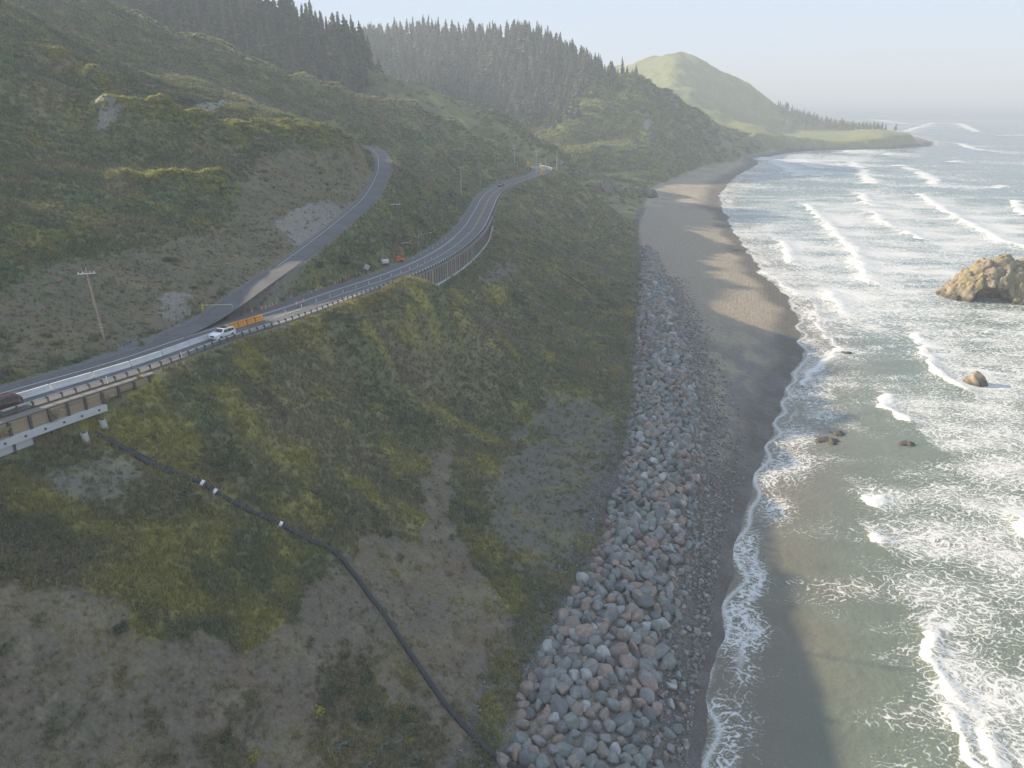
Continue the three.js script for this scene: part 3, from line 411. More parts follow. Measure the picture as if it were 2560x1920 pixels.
{
  const shapes = [...Array(8)].map((_, i) => boulderShape(100 + i, 4, 12 + (i % 4) * 3, 0.07));
  const kinds = [['grey', [0.235, 0.23, 0.22]], ['green-grey', [0.2, 0.215, 0.195]], ['reddish tan', [0.285, 0.22, 0.18]], ['pale', [0.36, 0.355, 0.335]], ['dark', [0.155, 0.155, 0.15]], ['brown', [0.25, 0.215, 0.18]]];
  const mats = kinds.map(([, c]) => mat(...c, 0.9, { vertexColors: true }));
  reseed(77); const list = [];
  const step = 1.72;
  for (let f = 46; f < 366; f += step * 0.86) for (let x = -12; x < 82; x += step) {
    const row = Math.round(f / (step * 0.86)), px = x + (row & 1) * step / 2 + rr(-0.42, 0.42), pf = f + rr(-0.42, 0.42), t = riprapT(px, pf), edge = 0.05 * noise2(pf / 4, 9);
    if (t < 0.015 + edge || t > 1.0 + 2 * edge + rr(-0.1, 0.06)) continue;
    const k = rnd(), y0 = ground(px, pf), small = t > 0.86 || (t > 0.78 && rnd() < 0.5), r = small ? rr(0.4, 0.85) : k < 0.2 ? rr(1.2, 1.6) : rr(0.84, 1.24);
    if (f > 330 && rnd() < (f - 330) / 36) continue;
    if (!frustumOK(px, y0, pf, 0.08)) continue;
    const c = rnd(), kind = c < 0.32 ? 0 : c < 0.5 ? 1 : c < 0.66 ? 2 : c < 0.72 ? 3 : c < 0.86 ? 4 : 5;
    list.push({ x: px, y: y0 + r * rr(0.12, 0.38), f: pf, r, kind, shape: Math.floor(rnd() * 8), d: depthOf(px, y0, pf) });
  }
  list.sort((a, b) => b.r / b.d - a.r / a.d);
  const e = new THREE.Euler(), q = new THREE.Quaternion(), sc = new THREE.Vector3(), m4 = new THREE.Matrix4();
  const rest = Math.max(0, list.length - 300), inst = new THREE.InstancedMesh(shapes[0], mat(1, 1, 1, 0.9, { vertexColors: true }), rest), tint = new THREE.Color();
  list.forEach((b, i) => {
    e.set(rr(0, 6.28), rr(0, 6.28), rr(0, 6.28)); sc.set(b.r * rr(0.9, 1.35), b.r * rr(0.8, 1.05), b.r * rr(0.7, 1.0));
    if (i < 300) {
      const o = new THREE.Mesh(shapes[b.shape], mats[b.kind]); o.position.set(b.x, b.y, -b.f); o.rotation.copy(e); o.scale.copy(sc); add(o, 'boulder');
      tag(o, kinds[b.kind][0] + ' riprap boulder near the foot of the black drain pipe', 'boulder', kinds[b.kind][0] + ' boulders of the nearer riprap');
    } else { m4.compose(new THREE.Vector3(b.x, b.y, -b.f), q.setFromEuler(e), sc); inst.setMatrixAt(i - 300, m4); const c = kinds[b.kind][1], v = rr(0.8, 1.2); inst.setColorAt(i - 300, tint.setRGB(c[0] * v, c[1] * v, c[2] * v)); }
  });
  add(inst, 'riprap'); tag(inst, 'bank of grey and tan riprap boulders stretching along the beach', 'riprap', null, 'stuff');
  console.log('boulders', list.length);
  // cobbles and broken shale between the bluff, the bank and the sand
  const cob = [];
  for (let i = 0; i < 26000; i++) { const f = rr(46, 300), a = lineX(TOE, f), b = lineX(RIPRAP_EDGE, f), k = rnd(), x = k < 0.3 ? a + rr(-5, 1.5) : k < 0.55 ? lerp(a, b, rr(0.7, 1)) : b + Math.abs(rr(-1, 1)) * rr(0, 9); if (k < 0.3 && rnd() < 0.35) continue; if (rnd() > Math.min(1, 110 / f)) continue; const y = ground(x, f); if (y < 0.35 || !frustumOK(x, y, f)) continue; cob.push([x, y, f, k < 0.3 ? rr(0.06, 0.2) : rr(0.08, 0.42) * (rnd() < 0.3 ? 1 : 0.6)]); }
  const ci = new THREE.InstancedMesh(boulderShape(300, 1, 7), mat(1, 1, 1, 0.9, { vertexColors: true }), cob.length);
  cob.forEach(([x, y, f, r], i) => { e.set(rr(0, 6.28), rr(0, 6.28), rr(0, 6.28)); m4.compose(new THREE.Vector3(x, y + r * 0.25, -f), q.setFromEuler(e), sc.set(r * rr(0.9, 1.5), r * rr(0.7, 1), r)); ci.setMatrixAt(i, m4); const c = kinds[Math.floor(rnd() * 6)][1], v = rr(0.55, 1.0); ci.setColorAt(i, tint.setRGB(c[0] * v, c[1] * v, c[2] * v)); });
  add(ci, 'cobbles'); tag(ci, 'loose cobbles and shale chips along the edges of the riprap', 'cobbles', null, 'stuff');
}
// rocks standing in the surf, meshed from a distance field
function rockFromField(name, x0, f0, size, field, res, m, tone = 1) {
  const n = res, cell = size.map((s) => s / (n - 1)), val = new Float32Array(n * n * n), P = [], idx = [], map = new Int32Array(n * n * n).fill(-1);
  for (let k = 0; k < n; k++) for (let j = 0; j < n; j++) for (let i = 0; i < n; i++) val[(k * n + j) * n + i] = field(-size[0] / 2 + i * cell[0], j * cell[1] - 2.5, -size[2] / 2 + k * cell[2]);
  // surface nets
  const at = (i, j, k) => val[(k * n + j) * n + i];
  for (let k = 0; k < n - 1; k++) for (let j = 0; j < n - 1; j++) for (let i = 0; i < n - 1; i++) {
    let c = 0, sx = 0, sy = 0, sz = 0;
    const edge = (a, b) => { const va = at(i + a[0], j + a[1], k + a[2]), vb = at(i + b[0], j + b[1], k + b[2]); if ((va < 0) !== (vb < 0)) { const t = va / (va - vb); c++; sx += a[0] + (b[0] - a[0]) * t; sy += a[1] + (b[1] - a[1]) * t; sz += a[2] + (b[2] - a[2]) * t; } };
    for (const [a, b] of NETS) edge(a, b);
    if (c) { map[(k * n + j) * n + i] = P.length / 3; P.push(-size[0] / 2 + (i + sx / c) * cell[0], (j + sy / c) * cell[1] - 2.5, -(-size[2] / 2 + (k + sz / c) * cell[2])); }
  }
  const quad = (a, b, c, d, flip) => { if (a < 0 || b < 0 || c < 0 || d < 0) return; flip ? idx.push(a, c, b, a, d, c) : idx.push(a, b, c, a, c, d); }, M = (i, j, k) => map[(k * n + j) * n + i];
  for (let k = 1; k < n - 1; k++) for (let j = 1; j < n - 1; j++) for (let i = 1; i < n - 1; i++) {
    const v = at(i, j, k) < 0;
    if (v !== at(i + 1, j, k) < 0) quad(M(i, j - 1, k - 1), M(i, j, k - 1), M(i, j, k), M(i, j - 1, k), v);
    if (v !== at(i, j + 1, k) < 0) quad(M(i - 1, j, k - 1), M(i - 1, j, k), M(i, j, k), M(i, j, k - 1), v);
    if (v !== at(i, j, k + 1) < 0) quad(M(i - 1, j - 1, k), M(i, j - 1, k), M(i, j, k), M(i - 1, j, k), v);
  }
  const g = new THREE.BufferGeometry(); g.setAttribute('position', new THREE.Float32BufferAttribute(P, 3)); g.setIndex(idx); g.computeVertexNormals();
  const col = new Float32Array(P.length), nn = g.attributes.normal; for (let i = 0; i < P.length / 3; i++) { const x = P[i * 3], y = P[i * 3 + 1], z = P[i * 3 + 2], a = 1 + 0.5 * fbm(x / 3 + z / 5, y / 2.2 + z / 4, 4), c = [0.25 * a, 0.205 * a, 0.148 * a]; mixInto(c, [0.25, 0.205, 0.09], 0.5 * sstep(0.1, 0.5, fbm(x / 7, z / 7, 3) + y / 24 - 0.2)); mixInto(c, [0.05, 0.045, 0.04], sstep(2.2, 0.9, y + 1.2 * noise2(x / 4, z / 4)) * 0.8); mixInto(c, [0.13, 0.1, 0.07], 0.7 * sstep(0.25, 0.5, Math.abs(noise2(x / 2.5 + y / 6, z / 3 + y / 1.6)))); col.set(c.map((v) => v * tone), i * 3); }
  g.setAttribute('color', new THREE.BufferAttribute(col, 3));
  const o = add(new THREE.Mesh(g, m), name); o.position.set(x0, 0, -f0); return o;
}
const NETS = []; for (let a = 0; a < 8; a++) for (let b = 0; b < 3; b++) if (!(a >> b & 1)) NETS.push([[a & 1, a >> 1 & 1, a >> 2 & 1], [(a | 1 << b) & 1, (a | 1 << b) >> 1 & 1, (a | 1 << b) >> 2 & 1]]);
const rockMat = new THREE.MeshStandardMaterial({ vertexColors: true, roughness: 0.92 });
{
  const n3 = (x, y, z, s) => noise2(x / s + y / s * 0.7, z / s - y / s * 0.6) ;
  const ell = (x, y, z, cx, cy, cz, a, b, c) => { const k = Math.hypot((x - cx) / a, (y - cy) / b, (z - cz) / c); return (k - 1) * Math.min(a, b, c); };
  const smin = (a, b, k) => { const h = clamp(0.5 + 0.5 * (b - a) / k); return b + (a - b) * h - k * h * (1 - h); };
  // x right, y up, z away from the viewer
  const arch = rockFromField('sea_stack', 196, 279, [60, 28, 44], (x, y, z) => {
    let d = smin(smin(ell(x, y, z, -7, 1, 0, 15, 16, 11), ell(x, y, z, 13, 0, 0, 16, 16.5, 14), 5), ell(x, y, z, -17, 0, 2, 9, 7.5, 8), 4);
    d = smin(d, ell(x, y, z, 4, 0, -7, 9, 11, 7), 4);
    const cave = ell(x, y, z, -11.5, 0.2, -9, 6.2, 5.4, 9);
    d = Math.max(d, -cave);
    const gr = (s, o) => Math.pow(1 - Math.min(1, Math.abs(noise2((x + 0.5 * z) / s + o, (z - 0.4 * x) / s + y / (s * 3))) * 2), 4);
    return d + 1.5 * gr(6, 3) + 0.8 * gr(2.6, 9) + 1.6 * n3(x, y, z, 7) + 0.8 * n3(x + 9, y, z, 3) + 0.45 * Math.abs(n3(x, y * 1.6, z, 1.7)) + 0.2 * n3(x, y, z, 0.8);
  }, 112, rockMat);
  tag(arch, 'large brown sea stack with a low cave at the waterline', 'sea stack');
  const lump = (x0, f0, a, b, c, seed, label) => tag(rockFromField('surf_rock', x0, f0, [a * 3, b + 5, c * 3], (x, y, z) => ell(x, y, z, 0, -b * 0.25, 0, a, b * 1.25, c) + 0.3 * a * n3(x + seed, y, z, a * 0.9) + 0.14 * a * n3(x, y + seed, z, a * 0.35), 30, rockMat), label, 'rock');
  const crag = (x0, f0, a, b, c, seed, label) => { const o = rockFromField('crag', x0, f0, [a * 3, b + 8, c * 3], (x, y, z) => ell(x, y, z, 0, -b * 0.2, 0, a, b * 1.2, c) + 0.4 * a * n3(x + seed, y, z, a * 0.55) + 0.22 * a * n3(x, y + seed, z, a * 0.24) + 0.9 * n3(x, y, z, 1.3), 52, rockMat, 0.6); o.position.y = ground(x0, f0) - 1.5; return tag(o, label, 'crag'); };
  crag(66, 520, 10, 8, 8, 2, 'dark rocky crag at the foot of the green slope, landward one');
  crag(100, 556, 8, 6, 8, 21, 'dark rocky crag standing at the edge of the far sand');
  lump(128.6, 186.4, 3.0, 3.3, 2.6, 3, 'lone pointed brown rock standing in the surf');
  lump(73.2, 151.5, 2.6, 0.55, 1.7, 7, 'larger of two low brown rocks awash near the shore');
  lump(77.6, 155, 1.7, 0.5, 1.3, 11, 'smaller of two low brown rocks awash near the shore');
  lump(90.7, 149.4, 1.9, 0.7, 1.2, 5, 'single dark rounded rock awash in green water');
  lump(103.8, 212, 1.6, 0.6, 1.1, 9, 'small dark rock in the white water off the sand');
}
// ---------------------------------------------------------------- plants
function triGeo(tris, cols) { const g = new THREE.BufferGeometry(); g.setAttribute('position', new THREE.Float32BufferAttribute(tris, 3)); if (cols) g.setAttribute('color', new THREE.Float32BufferAttribute(cols, 3)); g.computeVertexNormals(); return g; }
function grassTuft(seed, blades, h, spread, width) {
  reseed(seed); const t = [], c = [];
  for (let i = 0; i < blades; i++) {
    const a = rr(0, 6.28), r0 = rr(0, 0.45) * spread, bx = Math.cos(a) * r0, bz = Math.sin(a) * r0, l = h * rr(0.6, 1.1), out = spread * rr(0.3, 1), w = width * rr(0.7, 1.3), a2 = a + rr(-0.6, 0.6), wx = -Math.sin(a2) * w, wz = Math.cos(a2) * w;
    const mx = bx + Math.cos(a2) * out * 0.4, mz = bz + Math.sin(a2) * out * 0.4, tx = bx + Math.cos(a2) * out, tz = bz + Math.sin(a2) * out, v = rr(0.75, 1.3);
    t.push(bx - wx, -0.1, bz - wz, bx + wx, -0.1, bz + wz, mx, l * 0.75, mz, bx + wx, -0.1, bz + wz, mx + wx, l * 0.7, mz + wz, mx, l * 0.75, mz, mx, l * 0.75, mz, mx + wx, l * 0.7, mz + wz, tx, l * rr(0.75, 1.05), tz);
    for (let k = 0; k < 9; k++) c.push(v, v, v);
  }
  return triGeo(t, c);
}
function leafClump(seed, leaves, size, flat = 0.75) {      // a rounded bush of small leaf sprays, radius 1
  reseed(seed); const t = [], c = [], lobes = [...Array(6)].map(() => [rr(-0.55, 0.55), rr(0.1, 0.55) * flat, rr(-0.55, 0.55), rr(0.35, 0.6)]);
  for (let i = 0; i < leaves; i++) {
    const L = lobes[i % 6], d = new THREE.Vector3(rr(-1, 1), rr(-0.7, 1), rr(-1, 1)).normalize(), q = L[3] * Math.sqrt(rr(0.35, 1)), p = new THREE.Vector3(L[0] + d.x * q, Math.max(0.0, L[1] + d.y * q * flat), L[2] + d.z * q);
    const u = new THREE.Vector3(rr(-1, 1), rr(-1, 1), rr(-1, 1)).normalize(), w = new THREE.Vector3().crossVectors(u, d).normalize(), s = size * rr(0.6, 1.3), v = rr(0.7, 1.35);
    const A = p.clone().addScaledVector(u, s), B = p.clone().addScaledVector(w, s * 0.6), C2 = p.clone().addScaledVector(u, -s), D = p.clone().addScaledVector(w, -s * 0.6);
    t.push(...A.toArray(), ...B.toArray(), ...C2.toArray(), ...A.toArray(), ...C2.toArray(), ...D.toArray()); for (let k = 0; k < 6; k++) c.push(v, v, v * rr(0.9, 1.1));
  }
  return triGeo(t, c);
}
const leafMat = () => new THREE.MeshPhysicalMaterial({ color: 0xffffff, vertexColors: true, roughness: 1, transmission: 0.35, thickness: 0, side: THREE.DoubleSide });
const tmpQ = new THREE.Quaternion(), tmpE = new THREE.Euler(), tmpS = new THREE.Vector3(), tmpM = new THREE.Matrix4(), tmpP = new THREE.Vector3(), tmpC = new THREE.Color();
function scatter(name, geo, list, label, category) {       // list of [x, y, f, sx, sy, r, g, b]
  const im = new THREE.InstancedMesh(geo, leafMat(), list.length);
  list.forEach((p, i) => { tmpE.set(rr(-0.15, 0.15), rr(0, 6.28), rr(-0.15, 0.15)); tmpM.compose(tmpP.set(p[0], p[1], -p[2]), tmpQ.setFromEuler(tmpE), tmpS.set(p[3], p[4], p[3])); im.setMatrixAt(i, tmpM); im.setColorAt(i, tmpC.setRGB(p[5], p[6], p[7])); });
  add(im, name); return tag(im, label, category, null, 'stuff');
}
const clearOfRoads = (x, f, m = 0) => { const r = signedRoad(x, f); return (r < 0 ? r < -6.8 - m : r > (wallAt(f) > 0.3 ? wallOff(f) + 0.3 : 5.2) + m) && (f > 345 || f < 100 || sideDist(x, f) > 3.1 + m); };
{
  reseed(900); const A = [], B = [], S = [], tint = [0, 0, 0];
  for (let i = 0; i < 420000 && A.length + B.length < 120000; i++) {
    // denser close to the viewer
    const f = 36 + 410 * Math.pow(rnd(), 1.7), x = rr(-0.78 * f - 30, lineX(TOE, f) - 0.5); if (x < -0.95 * f - 6) continue;
    const c = coverAt(x, f), y = ground(x, f); if (!frustumOK(x, y, f) || !clearOfRoads(x, f, 0.2 + 0.6 * rnd())) continue;
    const bare = Math.max(c.soil * (0.93 - 0.5 * sstep(0.2, 0.5, fbm(x / 5, f / 5 + 70, 3)) - 0.55 * mShrub(x, f)), c.rock * 0.88, c.gravel * 0.8, c.scar * 0.9, c.slip * 0.8, c.cut * 0.7, 0.5 * sstep(-6, -1, x - lineX(TOE, f))); if (rnd() < bare) continue;
    grassTint(x, f, tint); const d = Math.max(c.cut * 0.8, c.soil * 0.5); tint[0] = lerp(tint[0], 0.21, d); tint[1] = lerp(tint[1], 0.168, d); tint[2] = lerp(tint[2], 0.085, d);
    const v = rr(0.9, 1.6), g = clamp(f / 140, 0.8, 2.0), h = rr(0.45, 1.0) * (1 - 0.45 * d) * (0.75 + 0.25 * g);
    (rnd() < 0.6 ? A : B).push([x, y - 0.03, f, g * rr(0.8, 1.3), h, tint[0] * v, tint[1] * v, tint[2] * v]);
  }
  // low scrub
  for (let i = 0; i < 60000 && S.length < 9000; i++) {
    const f = 38 + 420 * Math.pow(rnd(), 1.35), x = rr(-0.85 * f - 20, lineX(TOE, f) - 3), n = fbm(x / 12 + 7, f / 12, 3), c = coverAt(x, f), sh = mShrub(x, f);
    if (n < 0.1 - 0.25 * sh + 0.3 * rnd()) continue; const y = ground(x, f); if (!frustumOK(x, y, f) || !clearOfRoads(x, f, 1.2)) continue;
    if (rnd() < Math.max(c.soil * (1 - 0.9 * sh) * 0.97, c.rock * 0.95, c.gravel, c.scar, c.cut * 0.8)) continue;
    grassTint(x, f, tint); const k = rr(0.3, 0.85), v = rr(0.7, 1.25), r = rr(0.4, 1.0) * (f > 200 ? 1.6 : 1) * (1 - 0.3 * sh);
    S.push([x, y - 0.1, f, r, r * rr(0.6, 1.0), lerp(tint[0], 0.07, k) * v, lerp(tint[1], 0.095, k) * v, lerp(tint[2], 0.036, k) * v]);
  }
  // taller green growth along the terraces and the lip of the bluff, dry straw along the crests
  for (const [L, n, w] of [[KNOLLS[1][0], 620, 9], [KNOLLS[2][0], 260, 6], [KNOLLS[3][0], 260, 10]]) for (let i = 0; i < n; i++) { const k = Math.min(L.length - 2, Math.floor(rnd() * (L.length - 1))), t = rnd(), x = lerp(L[k][0], L[k + 1][0], t) + rr(-w, w) * rnd(), f = lerp(L[k][1], L[k + 1][1], t) + rr(-w, w) * rnd(); if (!clearOfRoads(x, f, 1)) continue; const v = rr(0.8, 1.2), r = rr(0.7, 1.5); S.push([x, ground(x, f) - 0.1, f, r, r * rr(0.9, 1.4), 0.27 * v, 0.265 * v, 0.06 * v]); }
  for (let i = 0; i < 420; i++) { const f = rr(112, 182), a = roadLine.find((p) => p[1] >= f), x = a[0] + rr(5.3, 8.4), v = rr(0.8, 1.2), r = rr(0.35, 0.8); if (wallAt(f) > 0.1 || !clearOfRoads(x, f, 0.1)) continue; S.push([x, ground(x, f) - 0.06, f, r, r * rr(0.8, 1.3), 0.3 * v, 0.25 * v, 0.06 * v]); }
  for (const [L, dens] of [[CREST, 2.6], [RIDGES[0].p.slice(2), 1.6]]) for (let k = 0; k + 1 < L.length; k++) { const n = Math.round(Math.hypot(L[k + 1][0] - L[k][0], L[k + 1][1] - L[k][1]) * dens); for (let i = 0; i < n; i++) { const t = rnd(), x = lerp(L[k][0], L[k + 1][0], t) + rr(-1.4, 1.4), f = lerp(L[k][1], L[k + 1][1], t) + rr(-1.4, 1.4), v = rr(0.8, 1.25), r = rr(0.7, 1.5), g = rnd() < 0.25 ? 0.6 : 1; S.push([x, ground(x, f) - 0.05, f, r, r * rr(0.7, 1.1), 0.42 * v * g, 0.36 * v * (0.5 + 0.5 * g), 0.16 * v * g]); } }
  scatter('scrub', leafClump(21, 130, 0.17), S, 'low green coyote scrub scattered over the slopes', 'scrub');
  scatter('grass', grassTuft(11, 13, 0.75, 0.55, 0.05), A, 'olive and yellowing grass covering the bluff and hillside', 'grass');
  scatter('grass', grassTuft(12, 9, 1.0, 0.7, 0.06), B, 'taller coarse grass among the scrub of the bluff and hillside', 'grass');
  console.log('tufts', A.length, B.length, 'scrub', S.length);
}
// ---- single plants that stand out
function plant(name, geo, m, x, f, s, sy, label, category, group, stem = true) {
  const g = new THREE.Group(); g.position.set(x, ground(x, f) - 0.06, -f); g.rotation.y = rr(0, 6.28); add(g, name); tag(g, label, category, group, 'thing');
  const o = new THREE.Mesh(geo, m); o.scale.set(s, sy, s); add(o, 'foliage', g);
  if (stem) { const st = new THREE.Mesh(new THREE.CylinderGeometry(0.03 * s + 0.01, 0.05 * s + 0.015, sy * 0.6, 6), mat(0.1, 0.075, 0.05)); st.position.y = sy * 0.22; add(st, 'stem', g); }
  return g;
}
{
  reseed(55); const yel = leafClump(31, 170, 0.13), yellow = mat(0.27, 0.235, 0.03, 0.9, { vertexColors: true, side: THREE.DoubleSide }), dark = mat(0.05, 0.075, 0.035, 0.9, { vertexColors: true, side: THREE.DoubleSide }), silver = mat(0.16, 0.17, 0.13, 0.9, { vertexColors: true, side: THREE.DoubleSide }), straw = mat(0.3, 0.235, 0.12, 0.9, { vertexColors: true, side: THREE.DoubleSide }), pale = mat(0.24, 0.25, 0.12, 0.9, { vertexColors: true, side: THREE.DoubleSide }), pam = grassTuft(41, 46, 1.15, 1.0, 0.035), big = leafClump(32, 260, 0.13);
  plant('yellow_bush', yel, yellow, -26.2, 53.4, 1.0, 0.9, 'yellow-flowered bush at the bottom edge of the bare soil slope', 'bush');
  plant('yellow_bush', yel, yellow, -21.6, 60.3, 1.25, 0.8, 'yellow bush beside the dark shrub patch on bare soil', 'bush');
  plant('yellow_bush', yel, yellow, -11.9, 61.1, 0.85, 0.7, 'small yellow bush among green shrubs below the drain pipe', 'bush');
  plant('dark_bush', big, dark, -28.7, 53.9, 1.0, 0.9, 'dark green bush on the bare soil slope', 'bush');
  plant('dark_bush', big, dark, -40, 59.2, 1.3, 0.9, 'round dark bush just under the edge of the yellow grass', 'bush');
  for (const [x, f, s, w] of [[-16.8, 62, 1.4, 0], [-14.4, 59.2, 1.2, 1], [-12.9, 63.6, 1.1, 0], [-18.6, 58.0, 1.3, 1], [-17.4, 66.3, 1.2, 0], [-10.6, 58.6, 1.0, 0], [-15.6, 56.4, 1.25, 1], [-19.9, 63.4, 1.0, 0]]) plant('shrub', big, w ? silver : dark, x, f, s, s * 0.8, w ? 'silvery shrub in the thicket left of the drain pipe' : 'green shrub in the thicket left of the drain pipe', 'shrub', w ? 'silvery shrubs by the pipe' : 'green shrubs by the pipe');
  for (const [f, s, l] of [[90, 1.0, 'straw-coloured pampas clump farthest along the near timber wall'], [83.5, 1.25, 'broad pampas clump in the middle of the near timber wall'], [77.5, 1.15, 'pampas clump growing on the wall beside the dark red car'], [95.5, 0.8, 'dry pampas clump at the far end of the timber wall']]) { const q = polyDist(roadLine, lineX(roadLine, f), f), o = wallOff(f) + (f < 92 ? 0.35 : -0.4), x = lineX(roadLine, f) + o * q.df, ff = f - o * q.dx, g = plant('pampas_grass', pam, straw, x, ff, s, s * 0.85, l, 'pampas grass', null, false); g.position.y = q.val - (f < 92 ? 1.45 : 0.1); }
  for (const [x, f, s] of [[-31.1, 138.6, 1.2], [-33.6, 134.4, 1.3], [-17.5, 163.6, 1.3], [-22.5, 157, 1.1], [-26, 150, 1.2], [-29, 146, 1.0], [-36, 128.4, 1.2], [-18.6, 157.5, 1.2], [-24.5, 163, 1.1]]) plant('pampas_grass', pam, pale, x, f, s, s, 'pale pampas clump on the rounded lip of the bluff below the guardrail', 'pampas grass', 'pampas clumps on the lip of the bluff', false);
  for (const [x, f, s] of [[-64.5, 104, 1.1], [-62, 106.5, 1.0], [-59.5, 110.4, 1.2], [-66.8, 99.2, 1.1], [-70, 94, 1.0]]) plant('pampas_grass', pam, pale, x, f, s, s, 'pampas clump on the bank beside the leaning utility pole', 'pampas grass', 'pampas clumps by the utility pole', false);
  for (let i = 0; i < 15; i++) { const t = i / 14, x = lerp(-52.6, -45.5, t) + rr(-0.7, 0.7), f = lerp(128, 155, t); plant('pampas_grass', pam, i % 3 ? pale : silver, x, f, rr(0.8, 1.2), rr(0.6, 0.9), 'tall pampas clump in the strip between the two roads', 'pampas grass', 'pampas clumps between the roads', false); }
  plant('dark_bush', big, dark, -40.5, 172, 2.6, 2.4, 'largest dark bush behind the diamond sign', 'bush');
  plant('dark_bush', big, dark, -43.8, 162.6, 1.7, 1.7, 'smaller dark bush behind the roadside markers', 'bush');
  plant('dark_bush', big, dark, -68.1, 142.2, 1.4, 1.3, 'lone dark bush on the brown cut slope', 'bush');
  for (const [x, f, s] of [[-22, 341, 2.0], [-26.5, 310, 2.2], [-30, 288, 1.9], [-34, 262, 1.8]]) plant('dark_bush', big, dark, x, f, s, s, 'dark bush on the cut bank above the far bend', 'bush', 'bushes above the far bend');
}
// ---- conifers
function conifer(seed, h, r, levels, per, bare = 0.12) {
  reseed(seed); const t = [], c = [];
  for (let i = 0; i < levels; i++) {
    const u = (i + rr(-0.25, 0.25)) / levels, y = h * (bare + (1 - bare) * u), R = r * Math.pow(1 - u, 0.75) * rr(0.75, 1.15) + 0.012;
    const n = Math.max(4, Math.round(per * (1 - 0.55 * u)));
    for (let k = 0; k < n; k++) {
      if (rnd() < 0.1) continue; const a = (k + rr(-0.4, 0.4)) / n * 6.283 + i * 1.7, L = R * rr(0.65, 1.2), dr = L * rr(0.15, 0.6), w = L * rr(0.2, 0.34), cx = Math.cos(a), cz = Math.sin(a), tw = rr(-0.35, 0.35), v = rr(0.65, 1.35), th = h / levels * 0.55;
      const P = [0, y + th, 0], Q = [cx * L * 0.62 - cz * w, y - dr * 0.5 + tw * w, cz * L * 0.62 + cx * w], S2 = [cx * L * 0.62 + cz * w, y - dr * 0.5 - tw * w, cz * L * 0.62 - cx * w], T = [cx * L, y - dr, cz * L], D = [cx * L * 0.35, y - dr * 0.3 - th * 1.6, cz * L * 0.35];
      t.push(...P, ...Q, ...T, ...P, ...T, ...S2, ...P, ...T, ...D); for (let q = 0; q < 9; q++) c.push(v, v, v);
    }
  }
  return triGeo(t, c);
}
const coniferShapes = [conifer(61, 1, 0.17, 17, 9), conifer(62, 1, 0.21, 15, 9, 0.2), conifer(63, 1, 0.15, 19, 8, 0.25), conifer(64, 1, 0.26, 12, 10, 0.3)];
const trunkShape = new THREE.CylinderGeometry(0.004, 0.014, 0.95, 6); trunkShape.translate(0, 0.475, 0);
